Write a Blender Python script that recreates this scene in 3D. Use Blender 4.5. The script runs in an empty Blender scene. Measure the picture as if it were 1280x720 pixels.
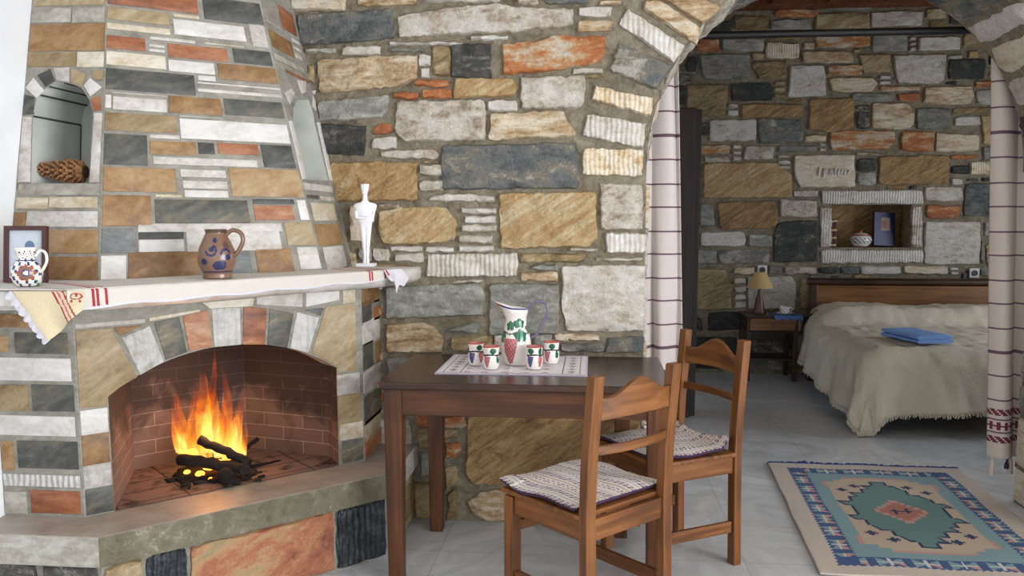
import bpy, bmesh, math, random
import numpy as np
from mathutils import Vector, Matrix, noise
from mathutils.geometry import delaunay_2d_cdt, tessellate_polygon
random.seed(7)
C = bpy.context.scene.collection
PI = math.pi
# ---------------------------------------------------------------- camera model
CAM_H, FOC, PITCH, YAW = 1.32, 1050.0, math.radians(6.5), math.radians(5.5)
V0 = 275 + FOC * math.tan(PITCH)
_cy, _sy, _cp, _sp = math.cos(YAW), math.sin(YAW), math.cos(PITCH), math.sin(PITCH)
_R = Vector((_cy, _sy, 0)); _F = Vector((-_sy * _cp, _cy * _cp, -_sp)); _U = Vector((-_sy * _sp, _cy * _sp, _cp))
EYE = Vector((0, 0, CAM_H))
def ray(u, v): return _R * ((u - 640) / FOC) + _U * ((V0 - v) / FOC) + _F
def on(u, v, x=None, y=None, z=None):
    d = ray(u, v)
    if x is not None: t = (x - EYE.x) / d.x
    elif y is not None: t = (y - EYE.y) / d.y
    else: t = (z - EYE.z) / d.z
    return EYE + d * t
# ---------------------------------------------------------------- materials
def lin(c):
    return tuple(((x / 255) / 12.92 if x / 255 <= .04045 else ((x / 255 + .055) / 1.055) ** 2.4) for x in c) + (1.0,)
MATS = {}
def base(name):
    m = bpy.data.materials.new(name); m.use_nodes = True
    nt = m.node_tree; b = nt.nodes['Principled BSDF']; MATS[name] = m
    return m, nt, b
def N(nt, t, **kw):
    n = nt.nodes.new(t)
    for k, v in kw.items():
        if k.startswith('i_'):
            key = k[2:]; key = int(key) if key.isdigit() else key.replace('_', ' ')
            n.inputs[key].default_value = v
        else: setattr(n, k, v)
    return n
def ramp(nt, stops, interp='LINEAR'):
    r = nt.nodes.new('ShaderNodeValToRGB'); r.color_ramp.interpolation = interp
    el = r.color_ramp.elements
    while len(el) < len(stops): el.new(.5)
    for e, (p, c) in zip(el, stops): e.position = p; e.color = lin(c)
    return r
def plain(name, c, rough=.5, metal=0, var=0.0, scale=30, bump=0.0, coat=0.0):
    m, nt, b = base(name)
    b.inputs['Base Color'].default_value = lin(c); b.inputs['Roughness'].default_value = rough; b.inputs['Metallic'].default_value = metal
    b.inputs['Coat Weight'].default_value = coat
    if var or bump:
        tc = N(nt, 'ShaderNodeTexCoord'); n = N(nt, 'ShaderNodeTexNoise', i_Scale=scale, i_Detail=5.0)
        nt.links.new(tc.outputs['Object'], n.inputs['Vector'])
        lo = tuple(max(0, x * (1 - var)) for x in c); hi = tuple(min(255, x * (1 + var * .6)) for x in c)
        r = ramp(nt, [(.3, lo), (.7, hi)]); nt.links.new(n.outputs['Fac'], r.inputs['Fac']); nt.links.new(r.outputs['Color'], b.inputs['Base Color'])
        if bump:
            bp = N(nt, 'ShaderNodeBump', i_Strength=bump, i_Distance=.01)
            nt.links.new(n.outputs['Fac'], bp.inputs['Height']); nt.links.new(bp.outputs['Normal'], b.inputs['Normal'])
    return m
def stone_mat(name, stops, scale=(9, 9, 16), rot=0.0, rough=.6, bump=.5, rib=0, fine=55, dist=.8, spread=.45, bd=.03, chip=.16):
    m, nt, b = base(name); L = nt.links.new
    tc = N(nt, 'ShaderNodeTexCoord'); at = N(nt, 'ShaderNodeAttribute', attribute_name='rnd')
    mp = N(nt, 'ShaderNodeMapping'); mp.inputs['Scale'].default_value = scale
    m0 = N(nt, 'ShaderNodeMapping'); m0.inputs['Rotation'].default_value = (0, rot, 0)
    mul = N(nt, 'ShaderNodeMath', operation='MULTIPLY', i_1=37.0); L(at.outputs['Fac'], mul.inputs[0])
    add = N(nt, 'ShaderNodeVectorMath', operation='ADD')
    L(tc.outputs['Object'], m0.inputs['Vector']); L(m0.outputs['Vector'], mp.inputs['Vector']); L(mp.outputs['Vector'], add.inputs[0]); L(mul.outputs[0], add.inputs[1])
    n1 = N(nt, 'ShaderNodeTexNoise', i_Scale=1.0, i_Detail=7.0, i_Roughness=.62, i_Distortion=dist); L(add.outputs[0], n1.inputs['Vector'])
    sub = N(nt, 'ShaderNodeMath', operation='SUBTRACT', i_1=.5); L(at.outputs['Fac'], sub.inputs[0])
    ms = N(nt, 'ShaderNodeMath', operation='MULTIPLY', i_1=spread * .6); L(sub.outputs[0], ms.inputs[0])
    n2 = N(nt, 'ShaderNodeTexNoise', i_Scale=float(fine), i_Detail=6.0, i_Roughness=.65); L(tc.outputs['Object'], n2.inputs['Vector'])
    mf = N(nt, 'ShaderNodeMath', operation='MULTIPLY_ADD', i_1=.34, i_2=-.17); L(n2.outputs['Fac'], mf.inputs[0])
    a1 = N(nt, 'ShaderNodeMath', operation='ADD'); L(n1.outputs['Fac'], a1.inputs[0]); L(ms.outputs[0], a1.inputs[1])
    a2 = N(nt, 'ShaderNodeMath', operation='ADD'); L(a1.outputs[0], a2.inputs[0]); L(mf.outputs[0], a2.inputs[1])
    n3 = N(nt, 'ShaderNodeTexNoise', i_Scale=2.6, i_Detail=4.0, i_Roughness=.6, i_Distortion=.5); L(add.outputs[0], n3.inputs['Vector'])
    m3 = N(nt, 'ShaderNodeMath', operation='MULTIPLY_ADD', i_1=.5, i_2=-.25); L(n3.outputs['Fac'], m3.inputs[0])
    a3 = N(nt, 'ShaderNodeMath', operation='ADD'); L(a2.outputs[0], a3.inputs[0]); L(m3.outputs[0], a3.inputs[1])
    mc = N(nt, 'ShaderNodeMapping'); mc.inputs['Scale'].default_value = (70, 70, 34); mc.inputs['Rotation'].default_value = (0, .5, 0); L(tc.outputs['Object'], mc.inputs['Vector'])
    n4 = N(nt, 'ShaderNodeTexNoise', i_Scale=1.0, i_Detail=3.0, i_Roughness=.7, i_Distortion=.8); L(mc.outputs['Vector'], n4.inputs['Vector'])
    c4 = N(nt, 'ShaderNodeMapRange'); c4.inputs['From Min'].default_value = .58; c4.inputs['From Max'].default_value = .72; c4.inputs['To Max'].default_value = chip; L(n4.outputs['Fac'], c4.inputs['Value'])
    a4 = N(nt, 'ShaderNodeMath', operation='ADD'); L(a3.outputs[0], a4.inputs[0]); L(c4.outputs[0], a4.inputs[1])
    r = ramp(nt, stops); L(a4.outputs[0], r.inputs['Fac']); L(r.outputs['Color'], b.inputs['Base Color'])
    b.inputs['Roughness'].default_value = rough
    h = N(nt, 'ShaderNodeMath', operation='MULTIPLY_ADD', i_1=.6); L(n1.outputs['Fac'], h.inputs[0]); L(n2.outputs['Fac'], h.inputs[2])
    src = h
    if rib:
        w = N(nt, 'ShaderNodeTexWave', i_Scale=float(rib), i_Distortion=3.5, i_Detail=3.0, bands_direction='X'); L(tc.outputs['Object'], w.inputs['Vector'])
        h2 = N(nt, 'ShaderNodeMath', operation='MULTIPLY_ADD', i_1=1.6); L(w.outputs['Fac'], h2.inputs[0]); L(h.outputs[0], h2.inputs[2]); src = h2
    bp = N(nt, 'ShaderNodeBump', i_Strength=bump, i_Distance=bd); L(src.outputs[0], bp.inputs['Height']); L(bp.outputs['Normal'], b.inputs['Normal'])
    return m
# stones of the rough walls
WH = [(.2, (126, 112, 94)), (.34, (166, 152, 134)), (.46, (188, 179, 166)), (.6, (200, 193, 184)), (.8, (214, 210, 204))]
stone_mat('W', WH)
stone_mat('Wr', WH, rib=15, bump=.3)
stone_mat('C', [(.2, (128, 98, 62)), (.4, (178, 152, 116)), (.58, (206, 190, 166)), (.8, (218, 210, 196))], scale=(6, 6, 22))
stone_mat('Cr', [(.2, (140, 104, 64)), (.4, (190, 160, 120)), (.55, (212, 196, 170)), (.8, (222, 214, 200))], rib=16, bump=.3)
stone_mat('O', [(.15, (92, 70, 42)), (.36, (138, 106, 66)), (.5, (164, 130, 84)), (.64, (176, 150, 108)), (.85, (198, 184, 154))], scale=(5, 5, 26), rot=.6)
stone_mat('R', [(.18, (110, 92, 78)), (.32, (140, 80, 46)), (.48, (172, 102, 54)), (.58, (176, 132, 88)), (.72, (190, 176, 156)), (.85, (200, 192, 180))], scale=(5, 5, 16))
stone_mat('T', [(.2, (84, 70, 46)), (.42, (132, 110, 74)), (.58, (160, 138, 100)), (.8, (186, 170, 140))], scale=(6, 6, 22), rot=.4)
stone_mat('B', [(.18, (60, 60, 60)), (.36, (86, 88, 88)), (.5, (108, 110, 108)), (.6, (126, 118, 102)), (.74, (172, 166, 156))], scale=(7, 7, 12), bump=.7)
stone_mat('D', [(.2, (34, 33, 31)), (.45, (58, 58, 56)), (.6, (80, 78, 72)), (.76, (146, 140, 126))], scale=(8, 8, 12), bump=.7)
stone_mat('G', [(.2, (92, 90, 82)), (.42, (128, 126, 116)), (.58, (152, 150, 142)), (.8, (188, 182, 170))], scale=(7, 7, 16))
stone_mat('M', [(.3, (104, 94, 76)), (.5, (132, 121, 102)), (.7, (152, 142, 122))], scale=(14, 14, 14), rough=.9, bump=.6, fine=90)
# flat cut stones of the fireplace
FB = dict(bump=.16, rough=.5, bd=.012, chip=.07)
stone_mat('fW', [(.25, (168, 160, 150)), (.45, (196, 190, 183)), (.7, (214, 211, 207))], **FB)
stone_mat('fWr', [(.25, (168, 162, 152)), (.45, (196, 192, 186)), (.7, (214, 212, 208))], rib=16, bump=.45, rough=.6)
stone_mat('fC', [(.2, (150, 128, 92)), (.42, (184, 168, 140)), (.62, (206, 196, 178)), (.8, (216, 210, 200))], **FB)
stone_mat('fO', [(.2, (104, 76, 48)), (.42, (138, 102, 64)), (.56, (156, 122, 82)), (.8, (172, 148, 112))], scale=(7, 7, 12), rot=.5, **FB)
stone_mat('fR', [(.2, (104, 60, 42)), (.42, (142, 84, 54)), (.58, (160, 104, 70)), (.82, (180, 142, 112))], scale=(6, 6, 18), **FB)
stone_mat('fT', [(.2, (110, 90, 60)), (.42, (142, 120, 86)), (.6, (160, 140, 106)), (.82, (180, 166, 140))], scale=(5, 5, 16), rot=.7, **FB)
stone_mat('fD', [(.2, (44, 44, 41)), (.42, (68, 68, 64)), (.56, (86, 85, 77)), (.7, (112, 100, 78)), (.85, (140, 136, 126))], scale=(6, 6, 18), rot=.5, **FB)
stone_mat('fB', [(.2, (82, 84, 84)), (.5, (112, 114, 113)), (.75, (150, 149, 146))], **FB)
stone_mat('fG', [(.2, (128, 122, 110)), (.45, (160, 154, 142)), (.7, (186, 182, 172))], scale=(10, 10, 20), **FB)
stone_mat('fM', [(.3, (124, 120, 110)), (.5, (144, 140, 130)), (.7, (160, 156, 146))], rough=.9, bump=.3, fine=120)
stone_mat('hearth_edge', [(.2, (84, 78, 60)), (.45, (110, 103, 83)), (.62, (124, 117, 97)), (.85, (178, 171, 154))], scale=(10, 10, 10), bump=.5, fine=90)
stone_mat('hearth_top', [(.2, (130, 119, 108)), (.45, (154, 144, 133)), (.7, (172, 163, 153))], scale=(4, 4, 4), bump=.08, rough=.42)
stone_mat('hearth_red', [(.2, (122, 66, 46)), (.42, (166, 104, 74)), (.56, (174, 140, 100)), (.7, (140, 128, 96)), (.85, (206, 196, 170))], scale=(4, 4, 10), rot=.5, bump=.4)
stone_mat('dark_rib', [(.2, (44, 48, 52)), (.45, (74, 80, 86)), (.7, (124, 128, 130))], rib=18, bump=1.0)
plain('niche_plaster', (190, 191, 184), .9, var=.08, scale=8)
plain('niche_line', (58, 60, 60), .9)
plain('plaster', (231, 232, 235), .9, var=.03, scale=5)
plain('ceiling_white', (214, 212, 206), .9)
plain('soot', (26, 20, 17), .95, var=.4, scale=14)
plain('socket', (206, 204, 198), .35)
plain('socket_dark', (60, 60, 60), .5)

def wood(name, dark, mid, light, axis='Z', rough=.35, coat=.0, sc=1.0):
    m, nt, b = base(name); L = nt.links.new
    tc = N(nt, 'ShaderNodeTexCoord'); mp = N(nt, 'ShaderNodeMapping'); s = [38 * sc] * 3; s['XYZ'.index(axis)] = 2.2 * sc
    mp.inputs['Scale'].default_value = s; L(tc.outputs['Object'], mp.inputs['Vector'])
    n1 = N(nt, 'ShaderNodeTexNoise', i_Scale=1.0, i_Detail=5.0, i_Distortion=.6); L(mp.outputs['Vector'], n1.inputs['Vector'])
    n2 = N(nt, 'ShaderNodeTexNoise', i_Scale=4.5, i_Detail=2.0); L(tc.outputs['Object'], n2.inputs['Vector'])
    a = N(nt, 'ShaderNodeMath', operation='MULTIPLY_ADD', i_1=.5, i_2=-.25); L(n2.outputs['Fac'], a.inputs[0])
    ad = N(nt, 'ShaderNodeMath', operation='ADD'); L(n1.outputs['Fac'], ad.inputs[0]); L(a.outputs[0], ad.inputs[1])
    r = ramp(nt, [(.25, dark), (.5, mid), (.75, light)]); L(ad.outputs[0], r.inputs['Fac']); L(r.outputs['Color'], b.inputs['Base Color'])
    b.inputs['Roughness'].default_value = rough; b.inputs['Coat Weight'].default_value = coat; b.inputs['Coat Roughness'].default_value = .2; b.inputs['Specular IOR Level'].default_value = .35
    bp = N(nt, 'ShaderNodeBump', i_Strength=.12, i_Distance=.004); L(n1.outputs['Fac'], bp.inputs['Height']); L(bp.outputs['Normal'], b.inputs['Normal'])
    return m
for ax in 'XYZ':
    wood('chair_wood' + ax, (74, 43, 20), (112, 68, 34), (138, 90, 48), ax, .4, .05)
    wood('table_wood' + ax, (54, 30, 16), (80, 46, 24), (102, 62, 34), ax, .42, .03)
    wood('dark_wood' + ax, (38, 24, 18), (56, 36, 26), (74, 48, 34), ax, .4, .1)
    wood('bed_wood' + ax, (92, 58, 30), (118, 78, 42), (138, 96, 54), ax, .4, .1)
wood('table_top_wood', (44, 27, 19), (60, 38, 26), (78, 51, 35), 'X', .27, .12)
wood('door_wood', (24, 17, 14), (36, 25, 20), (48, 34, 27), 'Z', .6)
wood('ceiling_wood', (74, 40, 24), (104, 58, 34), (124, 76, 46), 'Y', .6)
wood('bark', (16, 13, 11), (29, 24, 21), (48, 41, 36), 'X', .95)
plain('iron', (26, 24, 24), .5, .4)

# marble floor
m, nt, b = base('marble'); L = nt.links.new
tc = N(nt, 'ShaderNodeTexCoord')
n1 = N(nt, 'ShaderNodeTexNoise', i_Scale=1.6, i_Detail=8.0, i_Roughness=.6, i_Distortion=1.6); L(tc.outputs['Object'], n1.inputs['Vector'])
r = ramp(nt, [(.3, (172, 173, 175)), (.46, (204, 205, 207)), (.52, (190, 191, 193)), (.6, (212, 213, 214)), (.75, (220, 220, 221))]); L(n1.outputs['Fac'], r.inputs['Fac'])
bk = N(nt, 'ShaderNodeTexBrick', i_Scale=1.0, i_Mortar_Size=.004, offset=0.0); bk.inputs['Brick Width'].default_value = .6; bk.inputs['Row Height'].default_value = .4
bk.inputs['Color1'].default_value = (1, 1, 1, 1); bk.inputs['Color2'].default_value = (.95, .95, .95, 1); bk.inputs['Mortar'].default_value = (.8, .79, .78, 1)
L(tc.outputs['Object'], bk.inputs['Vector'])
mx = N(nt, 'ShaderNodeMix', data_type='RGBA', blend_type='MULTIPLY'); mx.inputs['Factor'].default_value = 1.0
L(r.outputs['Color'], mx.inputs['A']); L(bk.outputs['Color'], mx.inputs['B']); L(mx.outputs['Result'], b.inputs['Base Color'])
b.inputs['Roughness'].default_value = .3
# firebox brick: light joints, soot where the fire licks
m, nt, b = base('firebrick'); L = nt.links.new
tc = N(nt, 'ShaderNodeTexCoord')
bk = N(nt, 'ShaderNodeTexBrick', i_Scale=1.0, i_Mortar_Size=.0014, i_Mortar_Smooth=.3); bk.inputs['Brick Width'].default_value = .19; bk.inputs['Row Height'].default_value = .055
bk.inputs['Color1'].default_value = lin((112, 90, 82)); bk.inputs['Color2'].default_value = lin((98, 80, 74)); bk.inputs['Mortar'].default_value = lin((162, 146, 138))
L(tc.outputs['UV'], bk.inputs['Vector'])
n1 = N(nt, 'ShaderNodeTexNoise', i_Scale=7.0, i_Detail=6.0, i_Roughness=.6, i_Distortion=.5); L(tc.outputs['UV'], n1.inputs['Vector'])
sx = N(nt, 'ShaderNodeSeparateXYZ'); L(tc.outputs['UV'], sx.inputs[0])
mz = N(nt, 'ShaderNodeMapRange'); mz.inputs['From Min'].default_value = .08; mz.inputs['From Max'].default_value = .42; mz.inputs['To Min'].default_value = -.08; mz.inputs['To Max'].default_value = .42
L(sx.outputs['Y'], mz.inputs['Value'])
ad = N(nt, 'ShaderNodeMath', operation='ADD'); L(n1.outputs['Fac'], ad.inputs[0]); L(mz.outputs[0], ad.inputs[1])
r = ramp(nt, [(.5, (0, 0, 0)), (.72, (235, 235, 235))]); L(ad.outputs[0], r.inputs['Fac'])
mx = N(nt, 'ShaderNodeMix', data_type='RGBA'); L(r.outputs['Color'], mx.inputs['Factor']); L(bk.outputs['Color'], mx.inputs['A']); mx.inputs['B'].default_value = lin((30, 20, 17))
L(mx.outputs['Result'], b.inputs['Base Color']); b.inputs['Roughness'].default_value = .85
# fire floor tiles
m, nt, b = base('firetile'); L = nt.links.new
tc = N(nt, 'ShaderNodeTexCoord'); mp = N(nt, 'ShaderNodeMapping'); mp.inputs['Rotation'].default_value = (0, 0, math.radians(45)); L(tc.outputs['Object'], mp.inputs['Vector'])
bk = N(nt, 'ShaderNodeTexBrick', i_Scale=1.0, i_Mortar_Size=.004); bk.inputs['Brick Width'].default_value = .12; bk.inputs['Row Height'].default_value = .24; bk.offset = 0
bk.inputs['Color1'].default_value = lin((128, 104, 96)); bk.inputs['Color2'].default_value = lin((116, 94, 88)); bk.inputs['Mortar'].default_value = lin((58, 46, 42))
L(mp.outputs['Vector'], bk.inputs['Vector'])
n1 = N(nt, 'ShaderNodeTexNoise', i_Scale=16.0, i_Detail=6.0); L(tc.outputs['Object'], n1.inputs['Vector'])
r = ramp(nt, [(.52, (255, 255, 255)), (.68, (70, 62, 58))]); L(n1.outputs['Fac'], r.inputs['Fac'])
mx = N(nt, 'ShaderNodeMix', data_type='RGBA', blend_type='MULTIPLY'); mx.inputs['Factor'].default_value = 1.0
L(bk.outputs['Color'], mx.inputs['A']); L(r.outputs['Color'], mx.inputs['B']); L(mx.outputs['Result'], b.inputs['Base Color']); b.inputs['Roughness'].default_value = .8
# flames
m, nt, b = base('flame'); L = nt.links.new
nt.nodes.remove(b); out = nt.nodes['Material Output']
tc = N(nt, 'ShaderNodeTexCoord'); sx = N(nt, 'ShaderNodeSeparateXYZ'); L(tc.outputs['UV'], sx.inputs[0])
mp = N(nt, 'ShaderNodeMapping'); mp.inputs['Scale'].default_value = (22, 22, 6); L(tc.outputs['Object'], mp.inputs['Vector'])
n1 = N(nt, 'ShaderNodeTexNoise', i_Scale=1.0, i_Detail=3.0, i_Distortion=1.0); L(mp.outputs['Vector'], n1.inputs['Vector'])
mf = N(nt, 'ShaderNodeMath', operation='MULTIPLY_ADD', i_1=1.5, i_2=-.75); L(n1.outputs['Fac'], mf.inputs[0])
ad = N(nt, 'ShaderNodeMath', operation='ADD'); L(sx.outputs['Y'], ad.inputs[0]); L(mf.outputs[0], ad.inputs[1])
r = ramp(nt, [(0, (255, 222, 120)), (.18, (255, 180, 64)), (.42, (255, 126, 30)), (.75, (222, 78, 18)), (1, (150, 44, 12))]); L(ad.outputs[0], r.inputs['Fac'])
st = N(nt, 'ShaderNodeMapRange'); st.inputs['From Min'].default_value = 0; st.inputs['From Max'].default_value = 1; st.inputs['To Min'].default_value = 2.6; st.inputs['To Max'].default_value = .55; L(ad.outputs[0], st.inputs['Value'])
em = N(nt, 'ShaderNodeEmission'); L(r.outputs['Color'], em.inputs['Color']); L(st.outputs[0], em.inputs['Strength'])
al = N(nt, 'ShaderNodeMapRange'); al.inputs['From Min'].default_value = .0; al.inputs['From Max'].default_value = 1.05; al.inputs['To Min'].default_value = .36; al.inputs['To Max'].default_value = .0; L(ad.outputs[0], al.inputs['Value'])
tr = N(nt, 'ShaderNodeBsdfTransparent'); mx = N(nt, 'ShaderNodeMixShader'); L(al.outputs[0], mx.inputs[0]); L(tr.outputs[0], mx.inputs[1]); L(em.outputs[0], mx.inputs[2]); L(mx.outputs[0], out.inputs['Surface'])
m, nt, b = base('ember'); b.inputs['Base Color'].default_value = lin((60, 20, 8)); b.inputs['Emission Color'].default_value = lin((255, 150, 50)); b.inputs['Emission Strength'].default_value = 5.0
# textiles and pottery
def cloth(name, c, rough=.9, bump=.25, scale=260, var=.035):
    return plain(name, c, rough, var=var, scale=scale, bump=bump)
cloth('linen', (208, 200, 192)); cloth('linen_lit_through', (214, 198, 164)); cloth('lace', (208, 204, 210)); cloth('red_thread', (166, 44, 56)); cloth('pink_thread', (200, 96, 104))
cloth('purple_thread', (112, 84, 104)); cloth('tan_thread', (186, 162, 138)); cloth('pad_white', (222, 212, 208)); cloth('pad_purple', (66, 42, 76)); cloth('beige_thread', (206, 190, 172))
cloth('runner_white', (232, 226, 228)); cloth('runner_plum', (96, 66, 84)); cloth('runner_pink', (170, 120, 130)); cloth('runner_edge', (206, 200, 220))
cloth('curtain', (214, 204, 200)); cloth('curtain_shaded', (204, 190, 178)); cloth('curtain_stripe', (106, 78, 92)); cloth('curtain_red', (110, 40, 58)); cloth('curtain_navy', (40, 40, 60))
cloth('spread', (206, 196, 176), scale=90, bump=.5); cloth('towel', (126, 162, 222), scale=200, bump=.5); cloth('doily', (78, 108, 162)); cloth('mattress', (190, 184, 172))
for n, c in dict(rug_cream=(190, 176, 164), rug_blue=(60, 84, 124), rug_aqua=(124, 150, 154), rug_teal=(98, 126, 122), rug_navy=(40, 54, 84), rug_red=(164, 108, 94), rug_sand=(182, 162, 142), rug_pink=(184, 140, 132), rug_white=(198, 194, 190), fringe_blue=(40, 56, 120)).items(): cloth(n, c, scale=180, bump=.5)
def glaze(name, c, rough=.18): return plain(name, c, rough, coat=.4)
glaze('pot_white', (232, 226, 218)); glaze('pot_green', (34, 92, 66)); glaze('pot_leaf', (70, 140, 96)); glaze('pot_pink', (168, 84, 92)); glaze('pot_rose', (196, 132, 128)); glaze('pot_blue', (44, 50, 120)); glaze('pot_black', (34, 26, 30)); glaze('pot_red', (182, 74, 44)); glaze('pot_lilac', (104, 98, 124))
glaze('stone_brown', (122, 90, 70), .3); glaze('stone_blue', (32, 34, 78), .2); glaze('stone_dark', (86, 60, 50), .3); glaze('stone_inside', (70, 50, 40), .4)
glaze('ink_blue', (40, 62, 104)); glaze('gold', (188, 150, 80), .3); glaze('cup_blue', (80, 110, 170))
plain('figure_white', (236, 234, 238), .6)
plain('shade_cloth', (196, 164, 112), .8, var=.05, scale=200)
plain('lamp_wood', (90, 50, 34), .35, var=.2)
plain('book_navy', (30, 34, 84), .4); plain('book_maroon', (84, 36, 34), .45); plain('book_gold', (196, 180, 140), .35); plain('paper', (214, 206, 188), .9)
plain('mat_board', (196, 204, 214), .6, var=.04, scale=4); plain('frame_wood', (74, 40, 40), .35); plain('print_blue', (96, 116, 150), .6); plain('print_aqua', (120, 170, 190), .6); plain('print_sand', (168, 150, 140), .6)
plain('cone_brown', (146, 102, 64), .8, var=.3, scale=60); plain('cone_tip', (208, 178, 128), .8, var=.2); plain('cone_dark', (70, 42, 26), .9)
# ---------------------------------------------------------------- mesh builder
class MB:
    def __init__(s): s.v = []; s.f = []; s.m = []; s.r = []; s.uv = {}; s.names = []
    def mi(s, n):
        if n not in s.names: s.names.append(n)
        return s.names.index(n)
    def add(s, verts, faces, mat, rnd=.5, T=None):
        o = len(s.v); mi = s.mi(mat) if isinstance(mat, str) else None
        for p in verts:
            p = Vector(p); s.v.append(tuple(T @ p) if T is not None else tuple(p))
        for k, f in enumerate(faces):
            s.f.append(tuple(o + i for i in f)); s.m.append(mi if mi is not None else s.mi(mat[k])); s.r.append(rnd)
        return o
    def box(s, x0, x1, y0, y1, z0, z1, mat, rnd=.5, T=None):
        v = [(x, y, z) for z in (z0, z1) for y in (y0, y1) for x in (x0, x1)]
        return s.add(v, [(0, 2, 3, 1), (4, 5, 7, 6), (0, 1, 5, 4), (2, 6, 7, 3), (0, 4, 6, 2), (1, 3, 7, 5)], mat, rnd, T)
    def loft(s, rings, mat, cap=True, closed=True, rnd=.5, T=None, uv=False):
        n = len(rings[0]); v = [p for r in rings for p in r]; f = []; uvs = []
        for i in range(len(rings) - 1):
            for j in range(n if closed else n - 1):
                k = (j + 1) % n; f.append((i * n + j, i * n + k, (i + 1) * n + k, (i + 1) * n + j))
        if cap: f.append(tuple(range(n - 1, -1, -1))); f.append(tuple((len(rings) - 1) * n + j for j in range(n)))
        f0 = len(s.f); o = s.add(v, f, mat, rnd, T)
        if uv:
            for i in range(len(rings)):
                for j in range(n): s.uv[o + i * n + j] = (j / n, i / (len(rings) - 1))
        return o
    def lathe(s, prof, n, matf, T=None, cap=True):
        rings = [[(r * math.cos(2 * PI * j / n), r * math.sin(2 * PI * j / n), z) for j in range(n)] for r, z in prof]
        mats = []
        for i in range(len(prof) - 1):
            for j in range(n):
                mats.append(matf if isinstance(matf, str) else matf(2 * PI * (j + .5) / n, (prof[i][1] + prof[i + 1][1]) / 2, i))
        if cap: mats += [matf if isinstance(matf, str) else matf(0, prof[0][1], 0), matf if isinstance(matf, str) else matf(0, prof[-1][1], len(prof) - 2)]
        return s.loft(rings, mats, cap, True, T=T)
    def tube(s, pts, rad, mat, n=10, T=None, cap=True):
        pts = [Vector(p) for p in pts]; rings = []; up = Vector((0, 0, 1)); a = None
        for i, p in enumerate(pts):
            t = (pts[min(i + 1, len(pts) - 1)] - pts[max(i - 1, 0)]).normalized()
            if a is None:
                a = t.cross(up)
                if a.length < .05: a = t.cross(Vector((1, 0, 0)))
            a = (a - t * a.dot(t)).normalized(); b = t.cross(a)
            r = rad[i] if isinstance(rad, list) else rad
            rx, ry = r if isinstance(r, tuple) else (r, r)
            rings.append([p + a * (rx * math.cos(2 * PI * j / n)) + b * (ry * math.sin(2 * PI * j / n)) for j in range(n)])
        return s.loft(rings, mat, cap, T=T)
    def grid(s, nu, nv, pf, mf, T=None, uv=False):
        v = [pf(i / nu, j / nv) for j in range(nv + 1) for i in range(nu + 1)]; f = []; ms = []
        for j in range(nv):
            for i in range(nu):
                a = j * (nu + 1) + i; f.append((a, a + 1, a + nu + 2, a + nu + 1)); ms.append(mf((i + .5) / nu, (j + .5) / nv) if callable(mf) else mf)
        o = s.add(v, f, ms, T=T)
        return o
    def build(s, name, parent=None, smooth=None, bevel=0, world=False, seg=2, flip=False, weld=0):
        me = bpy.data.meshes.new(name); me.from_pydata(s.v, [], s.f)
        for n in s.names: me.materials.append(MATS[n])
        me.polygons.foreach_set('material_index', s.m)
        at = me.attributes.new('rnd', 'FLOAT', 'FACE'); at.data.foreach_set('value', s.r)
        if s.uv:
            ul = me.uv_layers.new(name='UVMap')
            for lp in me.loops: ul.data[lp.index].uv = s.uv.get(lp.vertex_index, (0, 0))
        me.validate(); me.update()
        bm = bmesh.new(); bm.from_mesh(me)
        if weld: bmesh.ops.remove_doubles(bm, verts=bm.verts, dist=weld)
        bmesh.ops.recalc_face_normals(bm, faces=bm.faces); bm.to_mesh(me); bm.free()
        if smooth is not None:
            me.shade_smooth(); me.set_sharp_from_angle(angle=math.radians(smooth))
        o = bpy.data.objects.new(name, me); C.objects.link(o)
        if parent is not None:
            o.parent = parent
            if world:
                w = Vector((0, 0, 0)); q = parent
                while q is not None: w += q.location; q = q.parent
                o.location = -w
        if bevel:
            md = o.modifiers.new('bevel', 'BEVEL'); md.width = bevel; md.segments = seg; md.limit_method = 'ANGLE'
        return o
def thing(name, label, cat, loc=(0, 0, 0), rotz=0, group=None):
    o = bpy.data.objects.new(name, None); C.objects.link(o); o.empty_display_size = .05
    o.location = loc; o.rotation_euler = (0, 0, rotz); o['label'] = label; o['category'] = cat
    if group: o['group'] = group
    return o
def tag(o, label, cat, group=None, kind=None):
    o['label'] = label; o['category'] = cat
    if group: o['group'] = group
    if kind: o['kind'] = kind
    return o
def struct(o, label=None):
    o['kind'] = 'structure'
    if label: o['label'] = label
    return o
def dup(root, loc, rotz, label):
    r = root.copy(); C.objects.link(r); r.location = loc; r.rotation_euler = (0, 0, rotz); r['label'] = label
    for ch in list(root.children):
        c = ch.copy(); C.objects.link(c); c.parent = r
        for g in ch.children:
            d = g.copy(); C.objects.link(d); d.parent = c
    return r
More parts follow.
